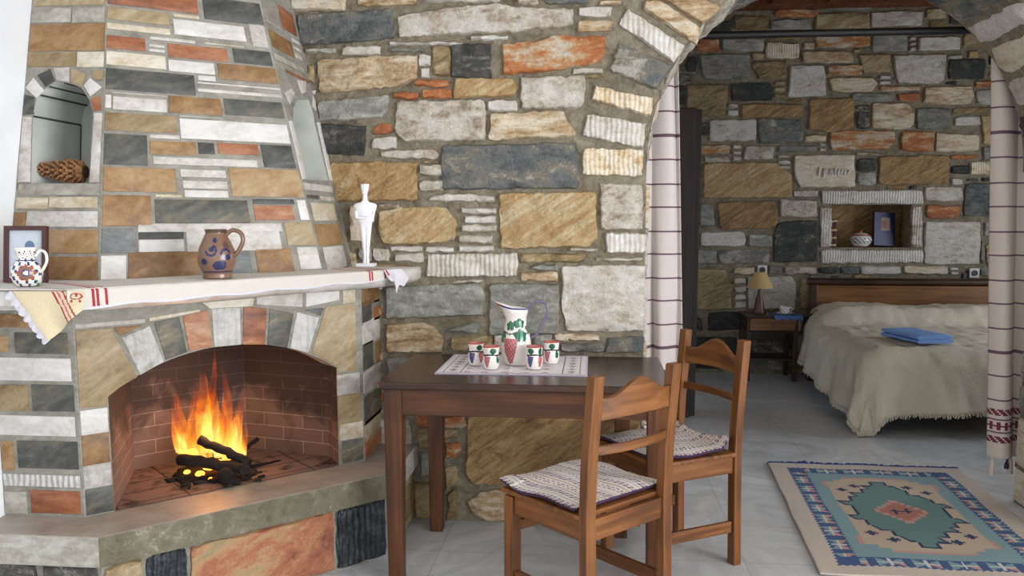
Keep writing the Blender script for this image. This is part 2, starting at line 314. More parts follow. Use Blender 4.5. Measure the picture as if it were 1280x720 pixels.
# ---------------------------------------------------------------- stone laying
class Patch:
    """A wall face between two edges that are linear in z; (s, z, d) = along, up, proud of the face."""
    def __init__(p, L0, R0, z0, L1=None, R1=None, z1=None):
        p.L0, p.R0, p.z0 = Vector(L0), Vector(R0), z0
        p.L1, p.R1, p.z1 = Vector(L1 or L0), Vector(R1 or R0), (z1 if z1 is not None else z0 + 1)
        p.W = (p.R0 - p.L0).length
    def edges(p, z):
        f = (z - p.z0) / (p.z1 - p.z0); return p.L0.lerp(p.L1, f), p.R0.lerp(p.R1, f)
    def P(p, s, z, d=0.0):
        L, R = p.edges(z); t = (R - L); q = L + t * (s / p.W); t.normalize()
        return Vector((q.x + t.y * d, q.y - t.x * d, z))
    def px(p, u, v):
        d = ray(u, v); z = 1.3
        for _ in range(12):
            L, R = p.edges(z); t = R - L; n = Vector((t.y, -t.x))
            k = ((L.x - EYE.x) * n.x + (L.y - EYE.y) * n.y) / (d.x * n.x + d.y * n.y)
            h = EYE + d * k; z = h.z
        q = Vector((h.x, h.y)) - L
        return (q.dot(t) / t.length_squared * p.W, z)
def area2(P): return sum(P[i][0] * P[(i + 1) % len(P)][1] - P[(i + 1) % len(P)][0] * P[i][1] for i in range(len(P)))
def inside(P, x, y):
    c = False; n = len(P); j = n - 1
    for i in range(n):
        if (P[i][1] > y) != (P[j][1] > y) and x < (P[j][0] - P[i][0]) * (y - P[i][1]) / (P[j][1] - P[i][1]) + P[i][0]: c = not c
        j = i
    return c
def inset(P, d):
    n = len(P); out = []
    for i in range(n):
        a = Vector(P[i - 1]); b = Vector(P[i]); c = Vector(P[(i + 1) % n])
        e1 = (b - a).normalized() if (b - a).length > 1e-9 else Vector((1, 0)); e2 = (c - b).normalized() if (c - b).length > 1e-9 else e1
        m = Vector((-e1.y - e2.y, e1.x + e2.x))
        if m.length < 1e-6: m = Vector((-e1.y, e1.x))
        m.normalize(); cosv = max(.5, m.dot(Vector((-e1.y, e1.x)))); out.append(tuple(b + m * (d / cosv)))
    return out
def lay(mb, patch, poly, mat, h=.014, rough=.004, sp=.035, jit=.004, bev=.007, rnd=None, d0=0.0):
    """One stone: outline resampled and roughened, raised h from the face with a worked surface."""
    if rnd is None: rnd = random.random()
    P = [tuple(p) for p in poly]
    if area2(P) < 0: P.reverse()
    if abs(area2(P)) < 2e-4: return
    Q = []
    for i in range(len(P)):
        a, b = Vector(P[i]), Vector(P[(i + 1) % len(P)]); n = max(1, int((b - a).length / sp)) if rough else 1
        for k in range(n): Q.append(a.lerp(b, k / n))
    if rough:
        Q2 = []; n = len(Q)
        for i in range(n):       # round the corners a little, then roughen
            q = Q[i] * .86 + (Q[i - 1] + Q[(i + 1) % n]) * .07
            q = q + Vector((random.uniform(-1, 1), random.uniform(-1, 1))) * jit; Q2.append(q)
        Q = Q2
    Q = [tuple(q) for q in Q]
    w = min(max(p[0] for p in Q) - min(p[0] for p in Q), max(p[1] for p in Q) - min(p[1] for p in Q))
    bv = min(bev, w * .22); A = inset(Q, 0); B = inset(Q, bv * .3); D = inset(Q, bv); n = len(Q)
    seed = Vector((rnd * 91, rnd * 53, rnd * 17))
    def dh(x, y): 
        if not rough: return 0
        q = seed + Vector((x * 13, y * 15, 0)); r_ = seed + Vector((x * 30, y * 36, 3))
        return rough * 2.0 * (noise.noise(q) + .9 * (.45 - abs(noise.noise(r_))) + .35 * noise.noise(r_ * 2.1))
    inner = []
    if rough:
        x0, x1 = min(p[0] for p in D), max(p[0] for p in D); y0, y1 = min(p[1] for p in D), max(p[1] for p in D)
        E = inset(D, sp * .35); yy = y0 + sp * .5; row = 0
        while yy < y1:
            xx = x0 + sp * (.5 if row % 2 else .95)
            while xx < x1:
                q = (xx + random.uniform(-.2, .2) * sp, yy + random.uniform(-.2, .2) * sp)
                if inside(E, *q): inner.append(q)
                xx += sp
            yy += sp * .85; row += 1
    verts = [patch.P(x, y, d0 - .004) for x, y in A] + [patch.P(x, y, d0 + h * .75) for x, y in B]
    faces = []
    for i in range(n):
        k = (i + 1) % n; faces.append((i, k, n + k, n + i))
    try:
        cv, ce, cf = delaunay_2d_cdt([Vector(q) for q in D + inner], [], [list(range(n))], 1, 1e-6)[:3]
    except Exception:
        return
    o2 = len(verts)
    for i, q in enumerate(cv):
        verts.append(patch.P(q[0], q[1], d0 + h + (dh(q[0], q[1]) if i >= 0 else 0)))
    for f in cf: faces.append(tuple(o2 + i for i in f))
    if len(cv) >= n:
        for i in range(n):
            k = (i + 1) % n; faces.append((n + i, n + k, o2 + k, o2 + i))
    mb.add(verts, faces, mat, rnd)
def parse(txt):
    out = []
    for ln in txt.strip().split(';'):
        t = ln.replace(',', ' ').split()
        if not t: continue
        n = [float(q) for q in t[1:]]
        out.append((t[0], [(n[0], n[1]), (n[2], n[1]), (n[2], n[3]), (n[0], n[3])] if len(n) == 4 else [(n[i], n[i + 1]) for i in range(0, len(n), 2)], len(n) == 4))
    return out
def px_rect(patch, P, slope=None):
    """rectangles are measured at their top-left and bottom-right corner"""
    s0, z1 = patch.px(*P[0]); s1, z0 = patch.px(*P[2])
    if slope:
        w = P[2][0] - P[0][0]; z1 = (z1 + patch.px(P[2][0], P[0][1] + slope(P[0][1]) * w)[1]) / 2; z0 = (z0 + patch.px(P[0][0], P[2][1] - slope(P[2][1]) * w)[1]) / 2
    return [(s0, z0), (s1, z0), (s1, z1), (s0, z1)]
def raster(polys, s0, s1, z0, z1, c, grow=.006):
    nx, nz = int((s1 - s0) / c), int((z1 - z0) / c); occ = np.zeros((nz, nx), bool)
    for P in polys:
        ax, bx = min(p[0] for p in P) - grow, max(p[0] for p in P) + grow; az, bz = min(p[1] for p in P) - grow, max(p[1] for p in P) + grow
        G = inset(P if area2(P) > 0 else P[::-1], -grow)
        for j in range(max(0, int((az - z0) / c)), min(nz, int((bz - z0) / c) + 1)):
            for i in range(max(0, int((ax - s0) / c)), min(nx, int((bx - s0) / c) + 1)):
                if inside(G, s0 + (i + .5) * c, z0 + (j + .5) * c): occ[j, i] = True
    return occ
def fill(mb, patch, occ, s0, z0, c, sizes, pool, **kw):
    """small and large stones wherever the face is still bare"""
    nz, nx = occ.shape
    for (w, h) in sizes:
        cw0, ch0 = int(w / c), int(h / c); j = 0
        while j < nz - 2:
            i = 0
            while i < nx - 2:
                cw = max(2, int(cw0 * random.uniform(.75, 1.25))); ch = max(2, int(ch0 * random.uniform(.85, 1.2)))
                if i + cw <= nx and j + ch <= nz and not occ[j:j + ch, i:i + cw].any():
                    occ[j:j + ch, i:i + cw] = True; g = c * .45
                    a, b, e, f = s0 + i * c + g, s0 + (i + cw) * c - g, z0 + j * c + g, z0 + (j + ch) * c - g; q = min(b - a, f - e) * .12
                    r = lambda: random.uniform(-q, q) * .6
                    lay(mb, patch, [(a + r(), e + r()), (b + r(), e + r()), (b + r(), f + r()), (a + r(), f + r())], random.choice(pool), **kw); i += cw
                else: i += 1
            j += 1
# ================================================================ THE SETTING
XL, XR, YB, YW, WT, YF, ZC = -1.94, 3.2, -2.3, 3.55, .5, 7.35, 3.14
BX0, BX1 = -.13, 4.3                                    # bedroom side walls
AX, AZ, AR = 1.073, 1.535, .857                       # arch centre and radius
b = MB(); b.box(XL - .2, 4.6, YB - .2, YF + .5, -.1, 0, 'marble'); struct(b.build('floor'))
b = MB(); b.box(XL - .2, 4.6, YB - .2, YW + .3, ZC, ZC + .1, 'ceiling_white'); b.box(XL - .2, 4.6, YW + .3, YF + .5, ZC, ZC + .1, 'ceiling_wood')
for k in range(9): b.box(.5 + k * .45, .6 + k * .45, YW + WT, YF, ZC - .09, ZC, 'ceiling_wood')
b.box(BX0, BX1, YF - .16, YF, ZC - .1, ZC, 'ceiling_wood')
struct(b.build('ceiling'))
b = MB(); b.box(XL - .2, XL, YB, YW + .3, 0, ZC, 'plaster'); struct(b.build('wall_left'))
def holed(name, axis, at, t, u0, u1, holes, mat):
    """a plain wall slab with rectangular openings; axis 'x' = runs along y at x=at"""
    us = sorted({u0, u1, *[q for h in holes for q in h[:2]]}); zs = sorted({0, ZC, *[q for h in holes for q in h[2:]]}); b = MB()
    for i in range(len(us) - 1):
        for j in range(len(zs) - 1):
            um, zm = (us[i] + us[i + 1]) / 2, (zs[j] + zs[j + 1]) / 2
            if any(h[0] < um < h[1] and h[2] < zm < h[3] for h in holes): continue
            if axis == 'x': b.box(at, at + t, us[i], us[i + 1], zs[j], zs[j + 1], mat)
            else: b.box(us[i], us[i + 1], at, at + t, zs[j], zs[j + 1], mat)
    return struct(b.build(name))
def window(name, axis, at, h, cols):
    b = MB(); u0, u1, z0, z1 = h; w = .05
    def bar(a0, a1, c0, c1):
        if axis == 'x': b.box(at + .06, at + .11, a0, a1, c0, c1, 'dark_woodZ')
        else: b.box(a0, a1, at + .06, at + .11, c0, c1, 'dark_woodZ')
    bar(u0, u1, z0, z0 + w); bar(u0, u1, z1 - w, z1)
    for k in range(cols + 1):
        q = u0 + (u1 - u0 - w) * k / cols; bar(q, q + w, z0, z1)
    struct(b.build(name, bevel=.004))
WIN = {'window_1': ('x', XR, (-1.7, 1.5, .25, 2.45), 3), 'window_2': ('y', YB - .2, (-.9, 2.2, .1, 2.45), 3), 'window_3': ('x', BX1, (4.6, 6.3, .5, 2.3), 2)}
holed('wall_right', 'x', XR, .2, YB, YW, [WIN['window_1'][2]], 'plaster')
holed('wall_front', 'y', YB - .2, .2, XL - .2, XR + .2, [WIN['window_2'][2]], 'plaster')
holed('wall_right.001', 'x', BX1, .2, YW + WT, YF, [WIN['window_3'][2]], 'plaster')
holed('wall_left.001', 'x', BX0 - .12, .12, YW + WT, YF, [(5.68, 6.55, 0, 2.04)], 'plaster')
for n, (ax, at, h, c) in WIN.items(): window(n, ax, at, h, c)
# dark door in the bedroom's left wall, standing open at a right angle to it
b = MB(); b.box(BX0 - .12, BX0 + .012, 5.62, 5.68, 0, 2.1, 'door_wood'); b.box(BX0 - .12, BX0 + .012, 6.55, 6.62, 0, 2.1, 'door_wood'); b.box(BX0 - .12, BX0 + .012, 5.68, 6.55, 2.04, 2.1, 'door_wood')
door = struct(b.build('door_1', bevel=.004), 'dark wooden doorway with its door standing open beside the bedroom wall')
b = MB(); b.box(BX0 + .012, .648, 5.575, 5.615, .01, 2.035, 'door_wood')
for z0, z1 in ((.15, .9), (1.05, 1.9)): b.box(.0, .53, 5.569, 5.621, z0, z1, 'door_wood')
b.box(.632, .69, 5.615, 5.90, .012, 2.03, 'door_wood')
b.build('door_leaf', door, bevel=.005)
b = MB(); b.tube([(.58, 5.575, 1.0), (.58, 5.53, 1.0), (.5, 5.525, 1.0)], .009, 'iron', 8); b.build('door_handle', door, smooth=40)

# ---------------------------------------------------------------- arch wall
MAIN = Patch((XL, YW), (XR, YW), 0)
JO = .06      # the right pier stands back a little below the springing
def arch(y, r=AR, n=40): return [(AX - r * math.cos(PI * k / n), y, AZ + r * math.sin(PI * k / n)) for k in range(n + 1)]
b = MB()
out = [(XL - .2, YW, 0), (AX - AR, YW, 0)] + arch(YW) + [(AX + AR + JO, YW, AZ), (AX + AR + JO, YW, 0), (4.6, YW, 0), (4.6, YW, ZC), (XL - .2, YW, ZC)]
n = len(out); v = out + [(x, y + WT, z) for x, y, z in out]
tri = tessellate_polygon([[Vector((x, z, 0)) for x, y, z in out]])
b.add(v, [tuple(t) for t in tri] + [tuple(n + i for i in reversed(t)) for t in tri] + [(i, (i + 1) % n, n + (i + 1) % n, n + i) for i in range(n)], 'M')
wall = '''
C 366 -4 432 14; C 449 -4 522 8; W 532 -6 626 3; B 372 18 492 12 494 49 375 58; W 497 21 560 10 622 4 646 9 717 11 717 32 660 40 500 47; W 646 -2 674 7; B 682 -3 735 6;
W 724 9 765 22; C 722 25 765 41; G 382 61 420 67; W 428 58 476 70; W 488 53 580 57; G 487 60 533 66; W 588 45 636 51; C 397 76 470 70 523 69 522 98 505 108 400 117;
W 525 69 538 82; W 525 84 538 98; T 541 58 563 97; D 565 55 617 96; R 628 56 668 52 690 44 757 46 757 66 748 80 712 84 700 88 628 95; T 385 81 394 103; R 517 100 563 109; R 528 111 566 123;
O 568 98 640 97 647 110 645 121 568 124; R 491 115 525 125; W 650 97 732 95 732 118 727 135 652 136; T 729 94 756 99; G 398 128 488 118 487 136 478 148 400 153; W 496 126 606 125 609 150 606 176 505 178 494 166;
W 609 126 646 140; C 612 142 705 138 710 152 720 165 718 172 611 176; D 403 154 459 194; R 467 162 474 155 490 154 491 166 466 170; W 466 172 495 186; W 474 188 545 187 549 192 548 199 476 198;
B 552 182 722 178 724 236 553 237; O 413 203 522 202 522 251 415 252; W 524 206 552 220; W 525 226 553 239; C 531 201 548 204; W 535 247 560 242 618 244 618 252 536 252; O 473 264 500 259 558 259 571 275 569 300 540 305 480 306 472 290;
W 473 254 500 261; W 577 259 621 268; W 580 270 620 279; W 576 281 622 290; W 573 294 617 304; W 573 307 618 315; O 624 241 745 239 747 300 738 309 626 311; W 749 231 806 287; Wr 757 291 806 317;
W 488 308 528 314; W 532 308 568 315; W 468 311 487 327; G 448 311 466 327; C 438 256 452 302; W 493 316 530 328; Wr 534 318 648 316 647 345 534 347; T 651 316 733 328; W 713 310 747 315; W 744 322 803 327;
G 665 330 698 338; C 651 339 698 351; W 702 332 806 331 806 414 708 414 703 390 702 362; G 483 358 600 354 607 368 604 394 482 399; G 613 352 698 415; W 567 349 605 353;
C 483 404 528 402 546 410 556 426 552 440 483 441; G 548 414 590 402 602 403 598 416; T 563 421 616 440; G 668 417 690 432; C 693 417 750 426; G 700 428 756 440; B 758 421 806 440; W 618 418 664 440;
R 552 519 583 534; R 520 517 549 533; T 555 536 572 548; R 557 553 575 552 577 562 570 572 557 571; T 557 583 571 582 573 600 558 613; T 559 618 572 606 571 648 560 650; T 522 536 548 560; T 520 600 555 648; G 526 564 550 594;
O 585 517 680 515 780 517 800 528 800 603 740 606 590 604 582 590 583 560; C 585 628 596 615 622 611 648 613 652 648 610 651 592 642; C 656 613 718 612 720 648 656 650; W 724 612 804 612 803 648 724 650; G 484 446 530 470; T 534 446 600 500; C 604 446 700 505; G 705 446 804 505; C 486 474 528 512;
C 806 2 826 0 876 36 871 57 803 12; C 826 -2 850 -18 902 9 878 31; Wr 784 11 856 58 843 80 773 31; B 774 54 840 82 820 113 760 89; Cr 744 107 818 123 813 146 740 126; Wr 734 143 808 154 804 185 728 170; Cr 729 185 804 187 803 221 728 218;
'''
S = []
for t, P, rect in parse(wall):
    Q = [MAIN.px(*p) for p in P]
    if rect and len(Q) == 4:
        q = min(Q[1][0] - Q[0][0], Q[0][1] - Q[2][1]) * .07
        Q = [(x + random.uniform(-q, q), z + random.uniform(-q, q)) for x, z in Q]
    S.append((t, [(x + XL * 0, z) for x, z in Q]))
for t, Q in S: lay(b, MAIN, Q, t, h=.016, rough=.0072, sp=.02)
# voussoirs of the rest of the arch, with soffit stones on the underside
def block(mb, r0, r1, a0, a1, y0, y1, mat, jit=.013):
    rnd = random.random(); v = []; na, ny = 5, 10
    R = lambda: random.uniform(-jit, jit)
    for j in range(ny + 1):
        for i in range(na + 1):
            a = a0 + (a1 - a0) * i / na; e = .016 if (i in (0, na) or j in (0, ny)) else 0; r = r0 + e + R() * .6
            v.append((AX + r * math.cos(a), y0 + (y1 - y0) * j / ny, AZ + r * math.sin(a)))
    f = [(j * (na + 1) + i, j * (na + 1) + i + 1, (j + 1) * (na + 1) + i + 1, (j + 1) * (na + 1) + i) for j in range(ny) for i in range(na)]
    mb.add(v, f, mat, rnd)
def face(mb, r0, r1, a0, a1, mat):
    if r1 > r0: lay(mb, MAIN, [(AX + r * math.cos(a) - XL, AZ + r * math.sin(a)) for r, a in ((r0, a0), (r1, a0), (r1, a1), (r0, a1))], mat, h=.016, rough=.0045, sp=.03)
RA = lambda d: math.radians(d)
cuts = [180, 168.5, 158, 147, 136, 124, 111, 99, 87, 76, 66, 57, 49, 40, 29, 18, 8, 0]
cols = ['W', 'C', 'W', 'W', 'W', 'B', 'C', 'W', 'G', 'W', 'B', 'B', 'W', 'C', 'W', 'D', 'C']
for k in range(len(cols)):
    a0, a1 = RA(cuts[k + 1] + .9), RA(cuts[k] - .9)
    block(b, AR - .012, AR + .1, a0, a1, YW - .004, YW + WT + .004, cols[k])
    if cuts[k] < 126: face(b, AR + .006, AR + random.uniform(.27, .34), a0, a1, cols[k] if cols[k] != 'W' else 'Wr')
EXC = [Q for t, Q in S] + [[(AX - XL + r * math.cos(RA(a)), AZ + r * math.sin(RA(a))) for r, a in [(AR + .35, q) for q in range(0, 181, 10)]] + [(AX - XL - AR - .0, AZ), (AX - XL - AR, 0), (AX - XL + AR, 0), (AX - XL + AR, AZ)]]
EXC = [Q for t, Q in S] + [[(AX - XL + (AR + .345) * math.cos(RA(a)), AZ + (AR + .345) * math.sin(RA(a))) for a in range(0, 126, 5)] + [(AX - XL - AR * .8, AZ + AR * .9), (AX - XL - AR - .005, AZ + .05), (AX - XL - AR, 0), (AX - XL + AR, 0), (AX - XL + AR, AZ)]]
c = .018; occ = raster(EXC, 0, XR - XL, 0, ZC, c)
fill(b, MAIN, occ, 0, 0, c, [(.36, .17), (.3, .13), (.22, .1), (.15, .07)], ['W', 'W', 'C', 'O', 'R', 'T', 'B', 'G', 'C', 'W'], h=.014, rough=.004, sp=.04)
# jamb faces and the bedroom side stay roughly laid
for side in (-1, 1):
    z = .01
    while z < AZ - .05:
        hgt = random.uniform(.12, .26); hgt = min(hgt, AZ - z); x = AX + side * AR + (JO if side > 0 else 0)
        jp = Patch((x, YW + WT), (x, YW), 0) if side > 0 else Patch((x, YW), (x, YW + WT), 0)
        # face turned to the passage
        lay(b, jp, [(.01, z), (WT - .01, z), (WT - .01, z + hgt - .018), (.01, z + hgt - .018)], random.choice(['W', 'C', 'G', 'W']), h=.012, rough=.004, sp=.05); z += hgt
struct(b.build('wall_back', smooth=40))

# ---------------------------------------------------------------- far bedroom wall
FAR = Patch((BX0, YF), (BX1, YF), 0)
NX0, NX1, NZ0, NZ1, ND = 1.996, 2.642, 1.09, 1.447, .27
b = MB(); O = [(BX0 - .3, 0), (BX1 + .3, 0), (BX1 + .3, ZC), (BX0 - .3, ZC)]; Hh = [(NX0, NZ0), (NX1, NZ0), (NX1, NZ1), (NX0, NZ1)]
tri = tessellate_polygon([[Vector((x, z, 0)) for x, z in O], [Vector((x, z, 0)) for x, z in Hh]])
b.add([(x, YF, z) for x, z in O + Hh], [tuple(t) for t in tri], 'M')
b.add([(x, YF + ND * k, z) for k in (0, 1) for x, z in Hh], [(0, 1, 5, 4), (1, 2, 6, 5), (2, 3, 7, 6), (3, 0, 4, 7)], 'T'); b.add([(x, YF + ND, z) for x, z in Hh], [(0, 1, 2, 3)], 'O', .2)
b.box(BX0 - .3, BX1 + .3, YF + ND + .01, YF + ND + .1, 0, ZC, 'M')
far = '''
G 873 68 937 68 937 99 880 100; D 858 70 871 90; T 858 106 908 105 910 120 906 144 858 146; G 903 48 955 64; R 870 49 900 65; T 917 21 961 38; G 963 25 1010 24 1017 37 963 38; R 968 12 1023 22; T 1019 17 1087 16 1087 37 1018 38; W 1088 15 1153 14 1153 32 1088 34;
T 1157 11 1183 24; G 1030 5 1090 13; C 998 4 1026 10; Cr 957 54 998 73; T 939 79 945 77 983 76 983 98 948 100; T 940 66 955 76; C 1003 64 1060 64 1068 70 1066 79 1003 79; R 1017 44 1087 43 1087 59 1022 60; G 1090 43 1133 65; W 1136 46 1145 51; W 1136 53 1145 57; W 1136 59 1145 64; W 1147 46 1200 63;
W 988 82 1030 81 1033 120 984 122; R 1035 81 1078 94; T 1072 68 1112 68 1112 90 1080 92; C 1035 98 1090 97 1097 104 1090 115 1040 115; W 1099 94 1113 99; W 1099 101 1113 106; W 1115 69 1183 68 1180 100 1172 105 1122 104; D 1186 75 1232 74 1230 99 1185 99; D 913 104 965 103 965 126 914 127; T 967 101 982 107; T 967 109 982 115; T 967 117 982 122;
O 926 130 1003 130 1003 146 926 147; W 909 129 923 136; W 909 138 923 145; G 1064 117 1117 127; R 1100 108 1150 114; R 1121 117 1150 116 1150 124 1143 127 1122 127; C 1155 109 1215 107 1218 120 1212 131 1153 130; R 1217 101 1247 109; G 1220 112 1260 131; O 1012 124 1066 122 1068 160 1058 162 1040 166 1010 163; D 1070 131 1087 138; D 1071 140 1087 162;
C 1089 129 1135 129 1143 140 1143 155 1136 162 1089 161; G 1145 134 1188 161; T 1190 134 1260 142; W 1192 146 1225 158; O 1226 145 1262 182; W 887 150 946 149 945 176 887 177; B 947 149 1003 179; D 873 152 885 170; C 1005 169 1033 178; R 1038 165 1060 163 1118 163 1120 174 1110 187 1040 188 1035 178; R 1126 164 1167 164 1167 190 1126 189; C 1169 167 1223 189; G 1228 184 1262 200;
R 875 181 913 193; W 880 196 913 203; W 915 181 927 186; W 915 189 927 193; W 915 196 927 201; W 932 183 969 182 966 199 928 200; G 972 181 1022 190; W 1024 179 1033 183; W 1024 185 1033 190; W 1070 191 1105 194; R 1187 194 1223 199; O 879 204 970 203 990 219 990 247 879 248;
W 972 194 988 198; W 972 200 988 205; W 972 207 988 212; C 992 194 1068 193 1069 234 1000 235 993 222; D 1071 198 1095 214; G 1071 216 1095 233; O 1098 195 1185 194 1185 230 1097 231; D 1188 207 1210 218; Cr 1212 202 1262 219; W 1188 223 1203 231; B 1205 228 1262 271; W 991 238 1022 246;
Wr 1026 238 1153 255; Wr 1026 258 1039 309; Wr 1138 257 1153 310; Wr 1026 312 1153 329; W 1155 234 1203 252; R 1157 256 1202 257 1200 270 1190 273 1157 273; W 1155 277 1225 276 1224 331 1155 331; G 1229 278 1262 295; R 1231 306 1240 302 1262 304 1262 334 1234 332;
O 896 254 910 252 968 251 973 262 970 285 900 287; W 975 250 1022 271; G 875 255 890 255 894 283 875 283; W 876 290 930 289 933 300 931 308 876 307; G 935 293 965 309; D 970 280 985 276 1022 276 1022 327 966 328 967 300; B 897 312 960 311 962 329 900 330; G 858 313 896 330; T 858 337 905 336 915 360 914 387 862 386; C 916 334 944 343; B 960 332 978 343; W 980 333 1021 343;
W 918 348 933 355; W 918 358 933 365; W 918 368 933 375; W 918 377 933 385; W 935 346 990 345 995 354 994 387 935 386; D 1023 333 1048 342; B 1050 333 1075 343; W 1075 332 1125 343; C 1129 333 1185 343; W 1187 334 1198 338; W 1187 340 1198 344; G 1225 336 1262 344; D 885 390 925 389 929 412 884 414; D 858 392 878 414; T 1000 348 1010 386; G 1226 300 1230 330;
D 858 420 920 460; D 932 420 990 440; B 932 444 990 462;
'''
S = []
for t, P, rect in parse(far):
    Q = [FAR.px(*p) for p in P]
    if rect:
        q = min(Q[1][0] - Q[0][0], Q[0][1] - Q[2][1]) * .06; Q = [(x + random.uniform(-q, q), z + random.uniform(-q, q)) for x, z in Q]
    S.append((t, Q))
for t, Q in S: lay(b, FAR, Q, t, h=.018, rough=.005, sp=.045, jit=.005, bev=.009)
c = .03; occ = raster([Q for t, Q in S] + [[(NX0 - BX0 - .06, NZ0 - .05), (NX1 - BX0 + .06, NZ0 - .05), (NX1 - BX0 + .06, NZ1 + .06), (NX0 - BX0 - .06, NZ1 + .06)]], 0, BX1 - BX0, 0, ZC - .1, c)
fill(b, FAR, occ, 0, 0, c, [(.5, .2), (.4, .16), (.3, .12), (.2, .09), (.12, .06)], ['W', 'C', 'O', 'D', 'T', 'B', 'G', 'D', 'T'], h=.016, rough=.005, sp=.06, jit=.005)
# faint cut lettering on the pale stone above the niche: worn, a row of small strokes
x0, z0 = FAR.px(1021, 220); x1, z1 = FAR.px(1062, 208); w = (x1 - x0); hh = (z1 - z0)
def stroke(a, e, a2, e2, t=.007):
    A_, B_ = Vector((x0 + a * w, z0 + e * hh)), Vector((x0 + a2 * w, z0 + e2 * hh)); d = (B_ - A_).normalized(); nrm = Vector((-d.y, d.x)) * t
    b.add([FAR.P(*(q), .033) for q in (A_ - nrm, B_ - nrm, B_ + nrm, A_ + nrm)] + [FAR.P(*(q), .02) for q in (A_ - nrm, B_ - nrm, B_ + nrm, A_ + nrm)], [(0, 1, 2, 3), (0, 4, 5, 1), (1, 5, 6, 2), (2, 6, 7, 3), (3, 7, 4, 0)], 'fW', .7)
for q in ((.05, 0, .07, .95), (.2, -.2, .22, .7), (.22, .7, .3, .6), (.3, .6, .22, .3), (.38, .1, .42, .7), (.42, .7, .47, .1), (.54, .1, .55, .8), (.64, .1, .66, .65), (.72, .15, .78, .65), (.84, .1, .86, .6), (.93, .15, .99, .6)): stroke(*q)
struct(b.build('wall_far', smooth=34))
def socket(u, v, label):
    x, z = FAR.px(u, v); s = .04; b = MB(); b.box(-s, s, -.012, 0, -s, s, 'socket'); T = Matrix.Translation((0, -.012, 0)) @ Matrix.Rotation(PI / 2, 4, 'X')
    t = thing('wall_socket', label, 'socket', (BX0 + x, YF - .022, z), 0, 'wall sockets by the bed'); b.build('plate', t, bevel=.004)
    b = MB(); b.lathe([(.024, 0), (.024, .006), (.019, .006), (.019, .002)], 20, 'socket_dark', T); b.build('socket_face', t)
socket(952, 337, 'white square wall socket right above the bedside lamp'); socket(1216, 341, 'white square wall socket above the headboard near the right curtain')
# ================================================================ FIREPLACE
L2, R2 = (-1.66, 2.53), (-.92, 3.27)
LWING, CEN, RWING = Patch((XL, 2.53), L2, 0), Patch(L2, R2, 0), Patch(R2, (-.92, YW), 0)
ZH, ZB, ZM = .345, 1.06, 1.122
fp = thing('fireplace', 'corner fireplace of cut coloured stone with arched firebox, mantel and tapering chimney breast', 'fireplace', (-1.6, 2.9, 0))
def flat(mb, patch, txt, zlo=None, zhi=None, s0=.004, s1=None, h=.004, slope=None):
    s1 = patch.W - .004 if s1 is None else s1; done = []
    for t, P, rect in parse(txt):
        Q = px_rect(patch, P, slope) if rect else [patch.px(*p) for p in P]
        Q = [(min(max(x, s0), s1), min(max(z, zlo if zlo is not None else -9), zhi if zhi is not None else 9)) for x, z in Q]
        lay(mb, patch, Q, t, h=h, rough=0, bev=.0035); done.append(Q)
    return done
# --- surround: two short wings and the 45 degree front with its segmental opening
SO0, SO1, ZS, ZK = .092, .93, .742, .872
hw = (SO1 - SO0) / 2; rise = ZK - ZS; rad = (hw * hw + rise * rise) / (2 * rise); sc = (SO0 + SO1) / 2; zc = ZK - rad
aa = math.asin(hw / rad); arc = [(sc + rad * math.sin(-aa + 2 * aa * k / 24), zc + rad * math.cos(-aa + 2 * aa * k / 24)) for k in range(25)]
b = MB()
for p, lo in ((LWING, 0), (RWING, 0)):
    b.add([p.P(0, ZH), p.P(p.W, ZH), p.P(p.W, ZB), p.P(0, ZB)], [(0, 1, 2, 3)], 'fM')
out = [(0, ZH), (SO0, ZH)] + arc + [(SO1, ZH), (CEN.W, ZH), (CEN.W, ZB), (0, ZB)]
tri = tessellate_polygon([[Vector((x, z, 0)) for x, z in out]]); b.add([CEN.P(x, z) for x, z in out], [tuple(t) for t in tri], 'fM')
edge = [(SO0, ZH)] + arc + [(SO1, ZH)]
b.add([CEN.P(x, z, d) for d in (0, -.13) for x, z in edge], [(i, i + 1, len(edge) + i + 1, len(edge) + i) for i in range(1, len(edge) - 2)], 'fM')
flat(b, LWING, '''fO -20 392 44 410; fO -20 419 11 440; fD 18 415 86 443; fW -20 446 90 477; fT -20 480 37 514; fD 39 480 94 515; fW -20 518 95 546; fO -20 550 19 588; fD 21 550 99 587; fWr -20 591 101 610; fG -20 613 35 645; fR 38 612 102 643''', ZH + .005, ZB - .005)
flat(b, CEN, '''fT 89 413 139 410 155 440 172 471 150 484 135 496 134 508 95 511; fWr 152 422 187 407 205 452 175 469; fO 141 409 181 406 150 420; fD 192 403 224 396 234 440 207 450; fR 228 395 260 387 266 434 236 439; fWr 264 386 300 384 301 431 268 434; fR 304 383 333 385 331 431 303 431; fD 337 386 367 392 359 435 334 431;
fWr 371 390 399 397 385 441 362 435; fB 380 387 405 385 401 395; fT 407 383 444 379 446 463 422 466 421 457 389 441; fG 92 405 182 398 182 404 92 411; fC 186 397 250 386 250 390 186 402; fC 252 378 318 372 316 383 262 386; fW 320 371 378 366 378 384 320 381; fW 382 366 424 363 424 375 382 384; fC 428 363 444 361 444 377 428 380;
fW 95 514 136 540; fO 100 544 138 578; fWr 103 582 140 606; fD 106 611 143 640; fW 421 469 450 491; fT 422 495 452 527; fC 424 530 454 546; fD 427 552 456 578''', ZH + .004, ZB - .004)
flat(b, RWING, '''fO 447 362 478 375; fD 447 379 464 402; fB 466 375 479 380; fR 466 383 479 396; fW 448 405 479 420; fD 449 432 466 456; fO 469 427 479 449; fW 450 468 480 478; fD 452 494 480 511; fC 453 529 480 530; fR 455 546 478 558''', ZH + .004, ZB - .004)
